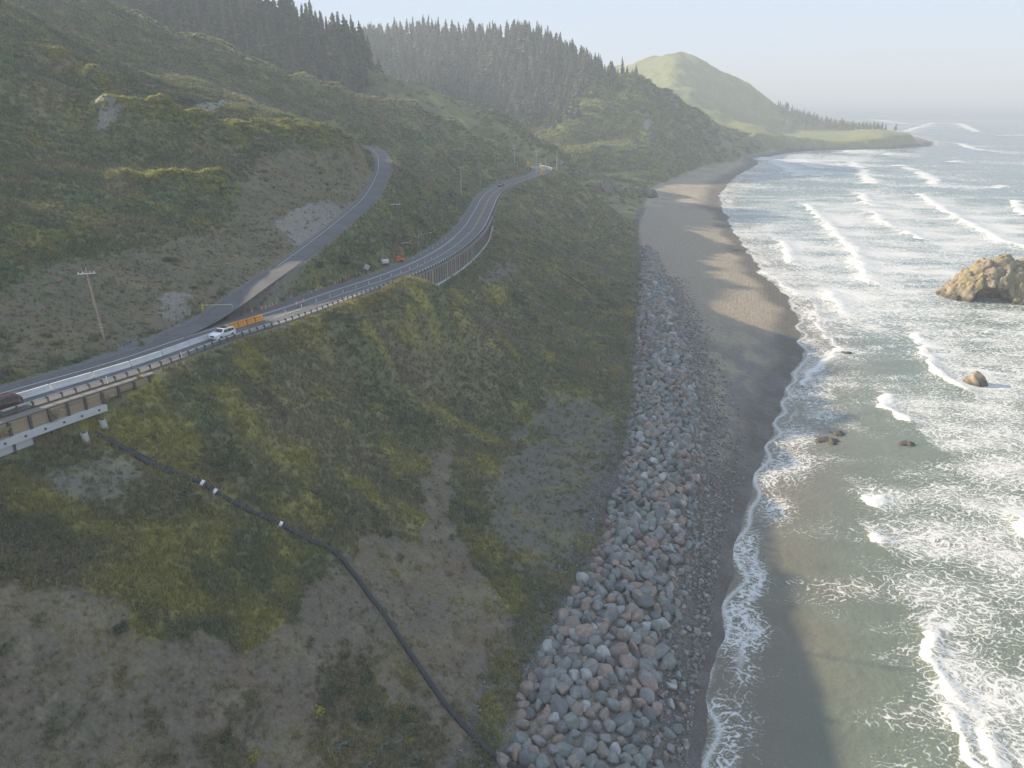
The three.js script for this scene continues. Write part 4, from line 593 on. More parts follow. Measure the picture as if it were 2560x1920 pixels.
{
  reseed(333); const list = [];
  const tryTree = (x, f, k) => { const d = forested(x, f); if (rnd() > d * 1.1) return; const y = ground(x, f), h = k; if (!frustumOK(x, y + h / 2, f, 0.05)) return; list.push({ x, y, f, h, shape: Math.floor(rnd() * 4), c: rnd(), s: h / depthOf(x, y, f) }); };
  for (let x = -330; x < -60; x += 6.5) for (let f = 500; f < 620; f += 6.5) tryTree(x + rr(-3, 3), f + rr(-3, 3), rr(15, 29));
  for (let x = -330; x < 240; x += 7) for (let f = 630; f < 1000; f += 7) tryTree(x + rr(-3.5, 3.5), f + rr(-3.5, 3.5), rr(11, 24));
  for (let x = -600; x < -60; x += 14) for (let f = 1000; f < 1320; f += 14) tryTree(x + rr(-6, 6), f + rr(-6, 6), rr(14, 24));
  for (let x = 470; x < 680; x += 9) for (let f = 1270; f < 1500; f += 9) tryTree(x + rr(-4, 4), f + rr(-4, 4), rr(9, 15));
  list.sort((a, b) => b.s - a.s);
  const tones = [[0.06, 0.07, 0.038], [0.08, 0.09, 0.042], [0.11, 0.105, 0.052], [0.05, 0.064, 0.038]], mats = tones.map((c) => mat(...c, 0.95, { vertexColors: true, side: THREE.DoubleSide })), bark = mat(0.13, 0.105, 0.085, 0.95);
  const protos = coniferShapes.map((s, i) => tones.map((_, k) => { const g = new THREE.Group(); add(new THREE.Mesh(trunkShape, bark), 'trunk', g); add(new THREE.Mesh(s, mats[k]), 'crown', g); return g; }));
  const rest = coniferShapes.map(() => []);
  list.forEach((t, i) => {
    const tone = Math.floor(t.c * 4);
    if (i < 300) { const g = protos[t.shape][tone].clone(); g.position.set(t.x, t.y - 0.3, -t.f); g.rotation.y = rr(0, 6.28); g.scale.set(t.h * rr(0.85, 1.3), t.h, t.h * rr(0.85, 1.3)); add(g, 'conifer'); const wood = t.f < 640; tag(g, wood ? 'dark conifer in the shaded wood above the grassy gully' : 'conifer standing on the big forested hill', 'conifer', wood ? 'conifers of the shaded wood' : 'conifers of the forested hill'); }
    else { const v = rr(0.8, 1.25), c = tones[tone]; rest[t.shape].push([t.x, t.y - 0.3, t.f, t.h * rr(0.85, 1.3), t.h, c[0] * v, c[1] * v, c[2] * v]); }
  });
  const merged = coniferShapes.map((s) => { const tr = trunkShape.toNonIndexed(); tr.deleteAttribute('uv'); const cc = new Float32Array(tr.attributes.position.count * 3).fill(1.6); tr.setAttribute('color', new THREE.BufferAttribute(cc, 3)); return mergeGeometries([s, tr]); });
  rest.forEach((l, i) => l.length && scatter('forest', merged[i], l, ['slender conifers', 'broad conifers', 'tall thin-topped conifers', 'open round-headed pines'][i] + ' massed on the far slopes', 'forest'));
  console.log('trees', list.length);
  // broadleaf thickets and scrub on the far slopes
  const S = [];
  for (let i = 0; i < 150000 && S.length < 15000; i++) {
    const near2 = rnd() < 0.55, f = near2 ? rr(590, 880) : rr(470, 1080), x = near2 ? rr(-90, 240) : rr(-260, 330); const y = ground(x, f); if (y < 5 || !frustumOK(x, y, f)) continue;
    const fo = forested(x, f), n = fbm(x / 28, f / 28, 3), lit = sstep(640, 690, f) * sstep(-40, 30, x) * sstep(40, 90, y + 20); if (rnd() > 0.22 + 0.9 * sstep(-0.15, 0.2, n) ) continue; if (rnd() < fo * 0.7) continue;
    const grove = f > 650 && f < 830 && x > -10 && x < 150 && rnd() < 0.3, r = (grove ? rr(3.4, 6) : rr(1.3, 3.6) * (f > 640 ? 1.25 : 0.9)), v = rr(0.75, 1.3), k = grove ? rr(0.8, 1.3) : rnd(); S.push([x, y - 0.4, f, r, r * rr(0.6, 1), lerp(0.09, 0.23, k) * v, lerp(0.12, 0.25, k) * v, lerp(0.04, 0.06, k) * v]);
  }
  scatter('thicket', leafClump(71, 150, 0.16, 0.85), S, 'rounded light green thickets on the slopes beyond the bend', 'thicket');
}
// ---------------------------------------------------------------- roads
const cum = [0]; for (let i = 1; i < roadLine.length; i++) cum.push(cum[i - 1] + Math.hypot(roadLine[i][0] - roadLine[i - 1][0], roadLine[i][1] - roadLine[i - 1][1]));
const ROADLEN = cum[cum.length - 1];
function along(s) { let i = 0; while (i < cum.length - 2 && cum[i + 1] < s) i++; const a = roadLine[i], b = roadLine[i + 1], t = clamp((s - cum[i]) / (cum[i + 1] - cum[i])), p = roadLine[Math.max(0, i - 1)], q = roadLine[Math.min(roadLine.length - 1, i + 2)]; let dx = lerp(b[0] - p[0], q[0] - a[0], t), df = lerp(b[1] - p[1], q[1] - a[1], t); const l = Math.hypot(dx, df); dx /= l; df /= l; return { x: lerp(a[0], b[0], t), f: lerp(a[1], b[1], t), y: lerp(a[2], b[2], t), dx, df, grade: (b[2] - a[2]) / (cum[i + 1] - cum[i]) }; }
const sOfF = (f) => { for (let i = 0; i + 1 < roadLine.length; i++) if (roadLine[i + 1][1] >= f) return cum[i] + (cum[i + 1] - cum[i]) * (f - roadLine[i][1]) / (roadLine[i + 1][1] - roadLine[i][1]); return ROADLEN; };
const offset = (s, o, dy = 0) => { const p = along(s); return new THREE.Vector3(p.x + o * p.df, p.y + dy, -(p.f - o * p.dx)); };
const headingAt = (s) => { const p = along(s); return Math.atan2(p.df, p.dx); };            // turn about y that points local +x along the road
function strip(get, s0, s1, step, o0, o1, dy, uvm = 12) {
  const n = Math.max(1, Math.round((s1 - s0) / step)), pos = [], uv = [], idx = [], cols = Math.max(1, Math.round(Math.abs(o1 - o0) / 2.6));
  for (let i = 0; i <= n; i++) { const s = s0 + (s1 - s0) * i / n; for (let k = 0; k <= cols; k++) { const o = o0 + (o1 - o0) * k / cols, p = get(s, o, dy); pos.push(p.x, p.y, p.z); uv.push(o / uvm, s / uvm); if (i && k) { const a = i * (cols + 1) + k, b = a - cols - 1; idx.push(b - 1, b, a - 1, b, a, a - 1); } } }
  const g = new THREE.BufferGeometry(); g.setAttribute('position', new THREE.Float32BufferAttribute(pos, 3)); g.setAttribute('uv', new THREE.Float32BufferAttribute(uv, 2)); g.setIndex(idx); g.computeVertexNormals(); return g;
}
const asphaltTex = colorTexture(512, 512, (x, f, o) => { const n = tileNoise(x, f, 4, 5) - 0.5, g = tileNoise(x, f, 128, 2) - 0.5, crack = Math.abs(tileNoise(x + 0.37, f, 5, 3) - 0.5) < 0.008 ? 0.6 : 1, v = (0.115 + 0.06 * n + 0.05 * g) * crack; o[0] = v; o[1] = v * 0.99; o[2] = v * 1.0; }, 0, 1, 0, 1);
asphaltTex.wrapS = asphaltTex.wrapT = THREE.RepeatWrapping;
const asphalt = new THREE.MeshStandardMaterial({ map: asphaltTex, roughness: 0.85 }), whitePaint = mat(0.62, 0.62, 0.6, 0.7), orangePaint = mat(0.6, 0.33, 0.05, 0.7);
{
  const g = new THREE.Group(); add(g, 'road'); g.userData.kind = 'structure'; g.userData.label = 'two-lane coast road winding along the hillside';
  add(new THREE.Mesh(strip(offset, 0, ROADLEN, 2, -5.6, 4.7, 0.05), asphalt), 'asphalt', g);
  const line = (n, m, f0, f1, o, w = 0.14) => add(new THREE.Mesh(strip(offset, typeof f0 === 'string' ? ROADLEN : sOfF(f0), f1 > 440 ? ROADLEN - 1 : sOfF(f1), 2, o - w / 2, o + w / 2, 0.058), m), n, g);
  line('edge_line', whitePaint, 20, 450, -3.3, 0.16); line('edge_line', whitePaint, 120, 450, 3.75, 0.16); line('lane_line', whitePaint, 131, 262, 0.45, 0.13); line('centre_line', orangePaint, 264, 450, 0.2, 0.12); line('centre_line', orangePaint, 264, 450, 0.48, 0.12); line('lane_line', whitePaint, 125, 240, -2.85, 0.1);
  for (const [a, b] of [[38, 98], [172, 290]]) add(new THREE.Mesh(strip((q, o, dy) => { const p = along(q); return offset(q, o > 5 ? wallOff(p.f) - 0.06 : o, dy); }, sOfF(a), sOfF(b), 2, 4.6, 5.4, -0.12), mat(0.2, 0.18, 0.15, 0.95)), 'shoulder', g);
  const sc = [0]; for (let i = 1; i < sideLine.length; i++) sc.push(sc[i - 1] + Math.hypot(sideLine[i][0] - sideLine[i - 1][0], sideLine[i][1] - sideLine[i - 1][1]));
  const sideOffset = (s, o, dy) => { let i = 0; while (i < sc.length - 2 && sc[i + 1] < s) i++; const a = sideLine[i], b = sideLine[i + 1], t = clamp((s - sc[i]) / (sc[i + 1] - sc[i])), l = Math.hypot(b[0] - a[0], b[1] - a[1]), dx = (b[0] - a[0]) / l, df = (b[1] - a[1]) / l; return new THREE.Vector3(lerp(a[0], b[0], t) + o * df, lerp(a[2], b[2], t) + dy, -(lerp(a[1], b[1], t) - o * dx)); };
  const g2 = new THREE.Group(); add(g2, 'side_road'); g2.userData.kind = 'structure'; g2.userData.label = 'narrow paved road climbing the hillside above the coast road';
  const S1 = sc[sc.length - 1] - 20;
  add(new THREE.Mesh(strip(sideOffset, 2, S1, 2, -2.5, 2.5, 0.04), asphalt), 'asphalt', g2); add(new THREE.Mesh(strip(sideOffset, 60, S1, 2, -1.75, -1.63, 0.048), whitePaint), 'edge_line', g2);
}
{ // the road picks up again on the bench across the cove
  const L = smoothLine([[48, 660, 0], [66, 668, 0], [100, 685, 0], [130, 730, 0], [172, 786, 0], [205, 812, 0]], 10), get = (s, o, dy) => { const u = clamp(s, 0, L.length - 1.001), i = Math.floor(u), a = L[i], b = L[i + 1], t = u - i, l = Math.hypot(b[0] - a[0], b[1] - a[1]), x = lerp(a[0], b[0], t) + o * (b[1] - a[1]) / l, f = lerp(a[1], b[1], t) - o * (b[0] - a[0]) / l; return new THREE.Vector3(x, Math.max(ground(x, f), ground(x, f + 2), ground(x, f - 2), ground(x + 2, f)) + dy, -f); };
  const o = add(new THREE.Mesh(strip(get, 0, L.length - 1, 0.5, -3.2, 3.2, 0.4), mat(0.2, 0.19, 0.18, 0.9)), 'far_road'); o.userData.kind = 'structure';
}
// ---- guardrail on the seaward side
function box(w, h, d, x = 0, y = 0, z = 0) { const g = new THREE.BoxGeometry(w, h, d); g.translate(x, y, z); return g; }
const steel = mat(0.46, 0.45, 0.43, 0.5, { metalness: 0.35 }), wood = mat(0.13, 0.105, 0.085, 0.9), concrete = mat(0.52, 0.53, 0.52, 0.9), darkSteel = mat(0.1, 0.085, 0.075, 0.8), black = mat(0.028, 0.03, 0.034, 0.55);
{
  const g = new THREE.Group(); add(g, 'guardrail'); tag(g, 'long steel guardrail on posts along the seaward edge of the coast road', 'guardrail');
  const OFF = 4.35, s0 = sOfF(44), s1 = ROADLEN - 28, prof = [[-0.15, 0.04], [-0.11, 0.0], [-0.07, 0.0], [-0.02, 0.06], [0.02, 0.06], [0.07, 0.0], [0.11, 0.0], [0.15, 0.04]];
  const postG = mergeGeometries([box(0.15, 0.82, 0.2, 0, 0.3, 0.19), box(0.15, 0.34, 0.14, 0, 0.58, 0.06)]);
  for (let s = s0; s < s1; s += 3.81) {
    const pos = [], idx = [], e = Math.min(s + 3.86, s1 + 2), N = 3;
    for (let i = 0; i <= N; i++) { const q = lerp(s, e, i / N); for (const [yy, zz] of prof) { const p = offset(q, OFF + zz, 0.62 + yy); pos.push(p.x, p.y, p.z); } }
    for (let i = 0; i < N; i++) for (let k = 0; k < 7; k++) { const a = i * 8 + k; idx.push(a, a + 1, a + 8, a + 1, a + 9, a + 8); }
    const b = new THREE.BufferGeometry(); b.setAttribute('position', new THREE.Float32BufferAttribute(pos, 3)); b.setIndex(idx); b.computeVertexNormals();
    add(new THREE.Mesh(b, railMat()), 'rail', g);
    for (const q of [s, s + 1.9]) { const p = new THREE.Mesh(postG, wood); p.position.copy(offset(q, OFF + 0.05)); p.rotation.y = headingAt(q); p.scale.z = 1; add(p, 'post', g); }
  }
}
function railMat() { return railMat.m ??= new THREE.MeshStandardMaterial({ color: lin(0.5, 0.49, 0.47), roughness: 0.5, metalness: 0.3, side: THREE.DoubleSide }); }
// ---- concrete barriers between the lanes
{
  const sh = new THREE.Shape(); [[-0.3, 0], [0.3, 0], [0.3, 0.08], [0.18, 0.32], [0.09, 0.81], [-0.09, 0.81], [-0.18, 0.32], [-0.3, 0.08]].forEach(([x, y], i) => i ? sh.lineTo(x, y) : sh.moveTo(x, y));
  const body = new THREE.ExtrudeGeometry(sh, { depth: 5.9, bevelEnabled: true, bevelSize: 0.015, bevelThickness: 0.02, bevelSegments: 1, steps: 4 }); body.translate(0, 0, -2.95); body.rotateY(Math.PI / 2);
  const p = body.attributes.position, col = new Float32Array(p.count * 3); for (let i = 0; i < p.count; i++) { const v = 0.9 + 0.25 * fbm(p.getX(i) * 1.3, p.getY(i) * 4, 3); col.set([v, v, v], i * 3); } body.setAttribute('color', new THREE.BufferAttribute(col, 3));
  const cm = mat(0.66, 0.67, 0.67, 0.9, { vertexColors: true }), foot = new THREE.Mesh(box(0.55, 0.09, 0.02, 0, 0.05, 0.302), black), hole = new THREE.CylinderGeometry(0.045, 0.045, 0.03, 10).rotateX(1.25);
  const where = ['half hidden behind the dark red car', 'just clear of the dark red car', 'second from the dark red car', 'midway between the two cars', 'second from the white car', 'next before the white car', 'ending beside the white car'];
  for (let k = 0; k < 7; k++) {
    const s = sOfF(87.2) + (k - 1.5) * 6.1, g = new THREE.Group(); g.position.copy(offset(s, 0.85, 0.055)); g.rotation.order = 'YXZ'; g.rotation.y = headingAt(s); g.rotation.z = Math.atan(along(s).grade);
    add(g, 'concrete_barrier'); tag(g, 'white concrete lane barrier segment, ' + where[k], 'barrier', 'concrete barriers between the lanes');
    add(new THREE.Mesh(body, cm), 'body', g);
    for (const x of [-1.5, 1.5]) { const q = foot.clone(); q.position.x = x; add(q, 'drain_slot', g); }
    for (const x of [-2.2, 2.2]) for (const yy of [0.34, 0.62]) { const h = new THREE.Mesh(hole, darkSteel); h.position.set(x, yy, yy < 0.5 ? 0.18 : 0.125); add(h, 'socket', g); }
  }
}
// ---- orange water-filled barriers
{
  const sh = new THREE.Shape(); [[-0.24, 0], [0.24, 0], [0.24, 0.12], [0.17, 0.3], [0.17, 0.5], [0.1, 0.62], [0.1, 1.0], [-0.1, 1.0], [-0.1, 0.62], [-0.17, 0.5], [-0.17, 0.3], [-0.24, 0.12]].forEach(([x, y], i) => i ? sh.lineTo(x, y) : sh.moveTo(x, y));
  const body = new THREE.ExtrudeGeometry(sh, { depth: 1.9, bevelEnabled: true, bevelSize: 0.04, bevelThickness: 0.05, bevelSegments: 2 }); body.translate(0, 0, -0.95); body.rotateY(Math.PI / 2);
  const om = mat(0.75, 0.3, 0.03, 0.5), seam = mat(0.34, 0.12, 0.015, 0.6), cap = new THREE.CylinderGeometry(0.07, 0.07, 0.06, 10);
  const where = ['partly hidden behind the white car', 'next to the tail of the white car', 'in the middle of the orange row', 'second from the far end of the orange row', 'at the far end of the orange row'];
  for (let k = 0; k < 5; k++) {
    const s = sOfF(119.6) + k * 2.12, g = new THREE.Group(); g.position.copy(offset(s, -0.25 + 0.04 * k, 0.055)); g.rotation.order = 'YXZ'; g.rotation.y = headingAt(s) + rr(-0.02, 0.02); g.rotation.z = Math.atan(along(s).grade); g.scale.y = 1.05;
    add(g, 'water_barrier'); tag(g, 'orange plastic water-filled barrier ' + where[k], 'barrier', 'orange water-filled barriers');
    add(new THREE.Mesh(body, om), 'body', g); for (const x of [-1.03, 0]) { const q = new THREE.Mesh(box(0.05, 0.85, 0.36, x, 0.5, 0), seam); add(q, 'seam', g); } for (const x of [-0.5, 0.5]) { const c = new THREE.Mesh(cap, seam); c.position.set(x, 1.06, 0); add(c, 'filler_cap', g); }
  }
}
// ---- orange channelizer posts and white delineators
const orangeRubber = mat(0.78, 0.17, 0.05, 0.6), whiteBand = mat(0.8, 0.8, 0.78, 0.45);
function channelizer(x, f, y, label, group, h = 1.05) {
  const g = new THREE.Group(); g.position.set(x, y, -f); add(g, 'channelizer'); tag(g, label, 'channelizer', group);
  add(new THREE.Mesh(new THREE.CylinderGeometry(0.26, 0.32, 0.08, 8), black), 'base', g);
  const b = new THREE.Mesh(new THREE.LatheGeometry([[0.0, 0.05], [0.12, 0.06], [0.085, 0.3], [0.07, h], [0.03, h + 0.05], [0, h + 0.06]].map(([a, c]) => new THREE.Vector2(a, c)), 12), orangeRubber); add(b, 'post', g);
  for (const yy of [0.55, 0.8]) { const w = new THREE.Mesh(new THREE.CylinderGeometry(0.086, 0.088, 0.12, 12, 1, true), whiteBand); w.position.y = yy * h; add(w, 'reflective_band', g); }
}
{
  const surf = (x, f) => Math.max(ground(x, f), Math.abs(signedRoad(x, f)) < 4.5 ? polyDist(roadLine, x, f).val + 0.05 : -9);
  const C1 = [[-49.8, 133.6], [-48.7, 136], [-48.3, 137.1], [-47.9, 138.3], [-47.7, 139.5], [-47.4, 140.8]];
  C1.forEach(([x, f], i) => channelizer(x, f, surf(x, f), i ? 'orange channelizer in the close group of five on the shoulder' : 'orange channelizer standing alone before the group of five', i ? 'channelizers in the near group' : null));
  [[-43.1, 140.1, 'nearer of the two orange channelizers standing in the lane'], [-42.3, 142.5, 'farther of the two orange channelizers standing in the lane']].forEach(([x, f, l]) => channelizer(x, f, surf(x, f), l, null, 1.2));
  [[-43.4, 152.8], [-43, 154.8], [-42.6, 157.5]].forEach(([x, f]) => channelizer(x, f, surf(x, f), 'orange channelizer in the loose trio along the shoulder', 'channelizers in the loose trio', 0.9));
  [[-40.7, 163], [-40.4, 164.4], [-40.1, 165.8], [-39.6, 167.3], [-39.3, 168], [-38.8, 169.6]].forEach(([x, f]) => channelizer(x, f, surf(x, f), 'orange channelizer in the tight row below the dark bush', 'channelizers in the tight row'));
  [[-37.7, 172.8], [-37.2, 174.2], [-35.6, 176.2]].forEach(([x, f]) => channelizer(x, f, surf(x, f), 'orange channelizer beside the diamond sign', 'channelizers by the diamond sign'));
  const dg = new THREE.CylinderGeometry(0.045, 0.045, 0.9, 8).translate(0, 0.45, 0);
  const delin = (p, label, group, h = 1) => { const g = new THREE.Group(); g.position.copy(p); add(g, 'delineator'); tag(g, label, 'delineator', group); const o = new THREE.Mesh(dg, whiteBand); o.scale.y = h; add(o, 'post', g); const b = new THREE.Mesh(new THREE.CylinderGeometry(0.14, 0.16, 0.04, 8), black); b.position.y = 0.02; add(b, 'base', g); };
  for (let s = sOfF(134); s < sOfF(205); s += 5.2) delin(offset(s, 0.45, 0.055), 'white flexible post in the line dividing the lanes', 'white posts dividing the lanes');
  for (let s = sOfF(198); s < sOfF(236); s += 6) delin(offset(s, -4.6, 0.055), 'white post on the hill side of the road past the orange trailer', 'white posts past the orange trailer');
  for (const f of [92, 104, 131, 148, 166]) delin(offset(sOfF(f), 4.75, -0.05), 'white marker post at the back of the guardrail', 'marker posts on the guardrail', 1.3);
}
// ---- two retaining walls
function plankMats(n, base) { reseed(n); return [...Array(5)].map(() => { const v = rr(0.75, 1.25); return mat(base[0] * v, base[1] * v * rr(0.95, 1.05), base[2] * v * rr(0.9, 1.1), 0.92); }); }
{
  reseed(401); const g = new THREE.Group(); add(g, 'retaining_wall'); tag(g, 'timber-lagged retaining wall with a concrete beam beside the dark red car', 'wall');
  const planks = plankMats(402, [0.33, 0.25, 0.165]), s0 = sOfF(40), s1 = sOfF(97), bay = 2.45, n = Math.round((s1 - s0) / bay), plank = box(bay - 0.2, 0.27, 0.1), pile = mergeGeometries([box(0.3, 1, 0.05, 0, 0, 0.17), box(0.05, 1, 0.3), box(0.3, 1, 0.05, 0, 0, -0.17)]), bolt = new THREE.CylinderGeometry(0.13, 0.16, 0.16, 8).rotateX(Math.PI / 2), lower = box(bay - 0.16, 1.1, 0.16);
  for (let i = 0; i < n; i++) {
    const s = s0 + (i + 0.5) * bay, hh = 3.4 * sstep(1, 0.55, i / n) + 0.9, h = headingAt(s), gr = Math.atan(along(s).grade), rows = Math.min(6, Math.max(2, Math.round((hh - 0.2) / 0.3)));
    const put = (geo, m, name, dx, y, o) => { const q = new THREE.Mesh(geo, m); q.position.copy(offset(s + dx, wallOff(60) + o, -0.2 + y)); q.rotation.order = 'YXZ'; q.rotation.y = h; q.rotation.z = gr; add(q, name, g); return q; };
    for (let k = 0; k < rows; k++) put(plank, planks[Math.floor(rnd() * 5)], 'plank', 0, -0.14 - k * 0.285, 0.02 + rr(-0.015, 0.015));
    const pl = put(pile, darkSteel, 'pile', bay / 2, -hh / 2, 0.12); pl.scale.y = hh;
    if (i / n < 0.86) { put(box(bay, 0.85, 0.62), concrete, 'beam', 0, -rows * 0.285 - 0.35, 0.42); put(bolt, darkSteel, 'anchor', 0, -rows * 0.285 - 0.3, 0.76); }
    if (i / n < 0.7) put(lower, concrete, 'panel', 0, -rows * 0.285 - 1.35, 0.1);
  }
}
{
  reseed(411); const g = new THREE.Group(); add(g, 'retaining_wall'); tag(g, 'tall tan plank retaining wall holding up the outside of the far bend', 'wall');
  const planks = plankMats(412, [0.27, 0.235, 0.19]), s0 = sOfF(172), s1 = sOfF(289), n = Math.round((s1 - s0) / 1.9);
  for (let i = 0; i < n; i++) {
    const s = s0 + (i + 0.5) * 1.9, t = i / n, hh = 0.9 + 3.6 * sstep(0, 0.14, t) * sstep(1, 0.72, t), h = headingAt(s), gr = Math.atan(along(s).grade);
    const put = (geo, m, name, dx, y, o) => { const q = new THREE.Mesh(geo, m); q.position.copy(offset(s + dx, wallOff(200) + o, -0.15 + y)); q.rotation.order = 'YXZ'; q.rotation.y = h; q.rotation.z = gr; add(q, name, g); return q; };
    const m = planks[Math.floor(rnd() * 5)], pn = put(box(1.8, 1, 0.12), m, 'panel', 0, -hh / 2, 0); pn.scale.y = hh; const pi = put(box(0.22, 1, 0.22), darkSteel, 'pile', 0.95, -hh / 2, 0.1); pi.scale.y = hh + 0.2;
    if (t > 0.12 && t < 0.9) { put(box(1.9, 0.75, 0.5), concrete, 'beam', 0, -hh + 0.1, 0.34); put(box(0.26, 0.3, 0.14), darkSteel, 'anchor', 0, -hh + 0.12, 0.65); }
  }
}
// ---- black drain pipes down the bluff
function pipe(name, pts, r, label, clampAt) {
  const g = new THREE.Group(); add(g, name); tag(g, label, 'pipe');
  const c = new THREE.CatmullRomCurve3(pts.map(([x, f, lift = 0.6]) => new THREE.Vector3(x, ground(x, f) + r * lift, -f)));
  const N = Math.round(c.getLength() / 0.35), lin2 = c.getSpacedPoints(N); for (const p of lin2) p.y = Math.max(p.y, ground(p.x, -p.z) + r * 0.35);
  const c2 = new THREE.CatmullRomCurve3(lin2), tube = new THREE.TubeGeometry(c2, N * 2, r, 10); const tp = tube.attributes.position, tn = tube.attributes.normal; for (let i = 0; i < tp.count; i++) { const ring = Math.floor(i / 11); const k = ring & 1 ? 0.06 * r : 0; tp.setXYZ(i, tp.getX(i) + tn.getX(i) * k, tp.getY(i) + tn.getY(i) * k, tp.getZ(i) + tn.getZ(i) * k); } tube.computeVertexNormals();
  add(new THREE.Mesh(tube, black), 'tube', g);
  for (const [x, f] of clampAt) { let best = 0, bd = 1e9; for (let i = 0; i <= 200; i++) { const p = c2.getPoint(i / 200), d = Math.hypot(p.x - x, p.z + f); if (d < bd) { bd = d; best = i / 200; } } const p = c2.getPoint(best), t = c2.getTangent(best), m = new THREE.Mesh(new THREE.CylinderGeometry(r * 1.3, r * 1.3, 0.4, 12), whiteBand); m.position.copy(p); m.quaternion.setFromUnitVectors(new THREE.Vector3(0, 1, 0), t); add(m, 'collar', g); }
}
pipe('drain_pipe', [[-53.1, 83.2], [-51.4, 82.8], [-47.9, 81.7], [-44.4, 80.7], [-39.9, 81.5], [-38.5, 81.4], [-34.6, 81.8], [-30.8, 82.4], [-27.8, 82.1], [-23.9, 82.6], [-21.6, 81], [-18.6, 78.4], [-14.5, 74.3], [-11, 70.6], [-7.7, 66.6], [-3.7, 62.7], [-0.4, 59.6, 2.4], [3, 56.8, 5]], 0.33, 'long black drain pipe running down the near bluff to the boulders', [[-39.9, 81.5], [-38.3, 81.4], [-30.8, 82.4]]);
pipe('drain_pipe', [[-7, 264], [-5, 262.3], [1.4, 253.7], [9.3, 257.5], [20, 254.1], [33.3, 243.5], [42.6, 230.5], [49.1, 223, 3]], 0.2, 'thin dark drain pipe on the hazy far bluff below the bend', [[1.4, 254.5]]);
{ // half-pipe lining at the head of the near pipe
  const sh = new THREE.CylinderGeometry(0.62, 0.5, 8.6, 12, 1, false, 0, Math.PI * 2); const o = new THREE.Mesh(sh, mat(0.035, 0.03, 0.033, 0.8)); const a = new THREE.Vector3(-50.6, ground(-50.6, 82.5) - 0.12, -82.5), b = new THREE.Vector3(-43.2, ground(-43.2, 81) - 0.12, -81); o.position.copy(a).add(b).multiplyScalar(0.5); o.quaternion.setFromUnitVectors(new THREE.Vector3(0, 1, 0), b.clone().sub(a).normalize()); add(o, 'pipe_sleeve'); tag(o, 'wide dark sleeve round the top of the near drain pipe', 'pipe sleeve');
  const cyl = (x, f, l) => { const g = new THREE.Group(); g.position.set(x, ground(x, f) - 0.1, -f); g.rotation.z = 0.12; add(g, 'drain_riser'); tag(g, l, 'drain riser'); add(new THREE.Mesh(new THREE.CylinderGeometry(0.42, 0.42, 1.35, 16).translate(0, 0.65, 0), mat(0.45, 0.44, 0.385, 0.85)), 'body', g); const c = new THREE.Mesh(new THREE.CylinderGeometry(0.3, 0.3, 0.03, 16), black); c.position.y = 1.335; add(c, 'opening', g); };
  cyl(-53.4, 81.6, 'cream concrete riser at the head of the drain pipe'); cyl(-52.6, 84.6, 'cream concrete riser standing apart beside the end of the timber wall');
}
// ---- utility poles
const poleWood = mat(0.36, 0.28, 0.2, 0.9), poleGrey = mat(0.45, 0.43, 0.41, 0.85), glass = mat(0.7, 0.7, 0.68, 0.3);
function utilityPole(x, f, h, turn, label, opt = {}) {
  const g = new THREE.Group(); g.position.set(x, (opt.y ?? ground(x, f)) - 0.2, -f); g.rotation.set(opt.lx ?? 0, 0, opt.lz ?? 0); add(g, 'utility_pole'); tag(g, label, 'utility pole');
  add(new THREE.Mesh(new THREE.CylinderGeometry(0.12, 0.19, h, 12).translate(0, h / 2, 0), opt.m ?? poleWood), 'shaft', g);
  for (let k = 0; k < (opt.arms ?? 1); k++) {
    const a = new THREE.Group(); a.position.y = h - 0.45 - k * 1.5; a.rotation.y = turn; add(a, 'crossarm', g);
    add(new THREE.Mesh(box(2.6, 0.13, 0.11, 0, 0, 0.16), opt.armMat ?? mat(0.5, 0.48, 0.44, 0.8)), 'beam', a);
    for (const q of [-1.15, -0.5, 0.5, 1.15]) { const i = new THREE.Mesh(new THREE.LatheGeometry([[0.02, 0], [0.03, 0.08], [0.075, 0.1], [0.06, 0.16], [0.07, 0.2], [0.02, 0.26]].map(([r, yy]) => new THREE.Vector2(r, yy)), 8), glass); i.position.set(q, 0.06, 0.16); add(i, 'insulator', a); }
    for (const q of [-1, 1]) { const b = new THREE.Mesh(new THREE.CylinderGeometry(0.02, 0.02, 1.0, 6), darkSteel); b.position.set(q * 0.38, -0.33, 0.12); b.rotation.z = q * -0.85; add(b, 'brace', a); }
  }
  if (opt.bands) for (const yy of [1.6, 2.1, 2.6]) { const b = new THREE.Mesh(new THREE.CylinderGeometry(0.2, 0.2, 0.14, 12), mat(0.55, 0.5, 0.3, 0.7)); b.position.y = yy; add(b, 'marker_band', g); }
  if (opt.can) { const c = new THREE.Mesh(new THREE.CylinderGeometry(0.28, 0.28, 0.8, 12), poleGrey); c.position.set(0.45, h - 2.2, 0); add(c, 'transformer', g); }
  if (opt.top) { const c = new THREE.Mesh(new THREE.CylinderGeometry(0.03, 0.03, 0.5, 6), glass); c.position.y = h + 0.2; add(c, 'top_pin', g); }
}
utilityPole(-64.7, 109, 11.2, 0.15, 'weathered utility pole with a pale crossarm on the bank at left', { lz: 0.035, bands: true, armMat: mat(0.7, 0.69, 0.66, 0.7), top: true });
utilityPole(-31.9, 202, 12.6, 0.1, 'dark utility pole rising behind the orange trailer', { armMat: mat(0.66, 0.66, 0.64, 0.7), top: true, m: mat(0.2, 0.165, 0.135, 0.9) });
utilityPole(-22.3, 325.8, 12.5, 0.1, 'utility pole on the grassy bank between the two bends', { m: poleGrey });
utilityPole(1.3, 408.9, 10.5, 0.1, 'utility pole with two crossarms on the spur above the far bend', { m: poleGrey, arms: 2 });
utilityPole(12.7, 395.2, 13.5, 0.1, 'utility pole with a transformer at the start of the far corner', { m: poleGrey, can: true, y: ground(12.7, 395.2) });
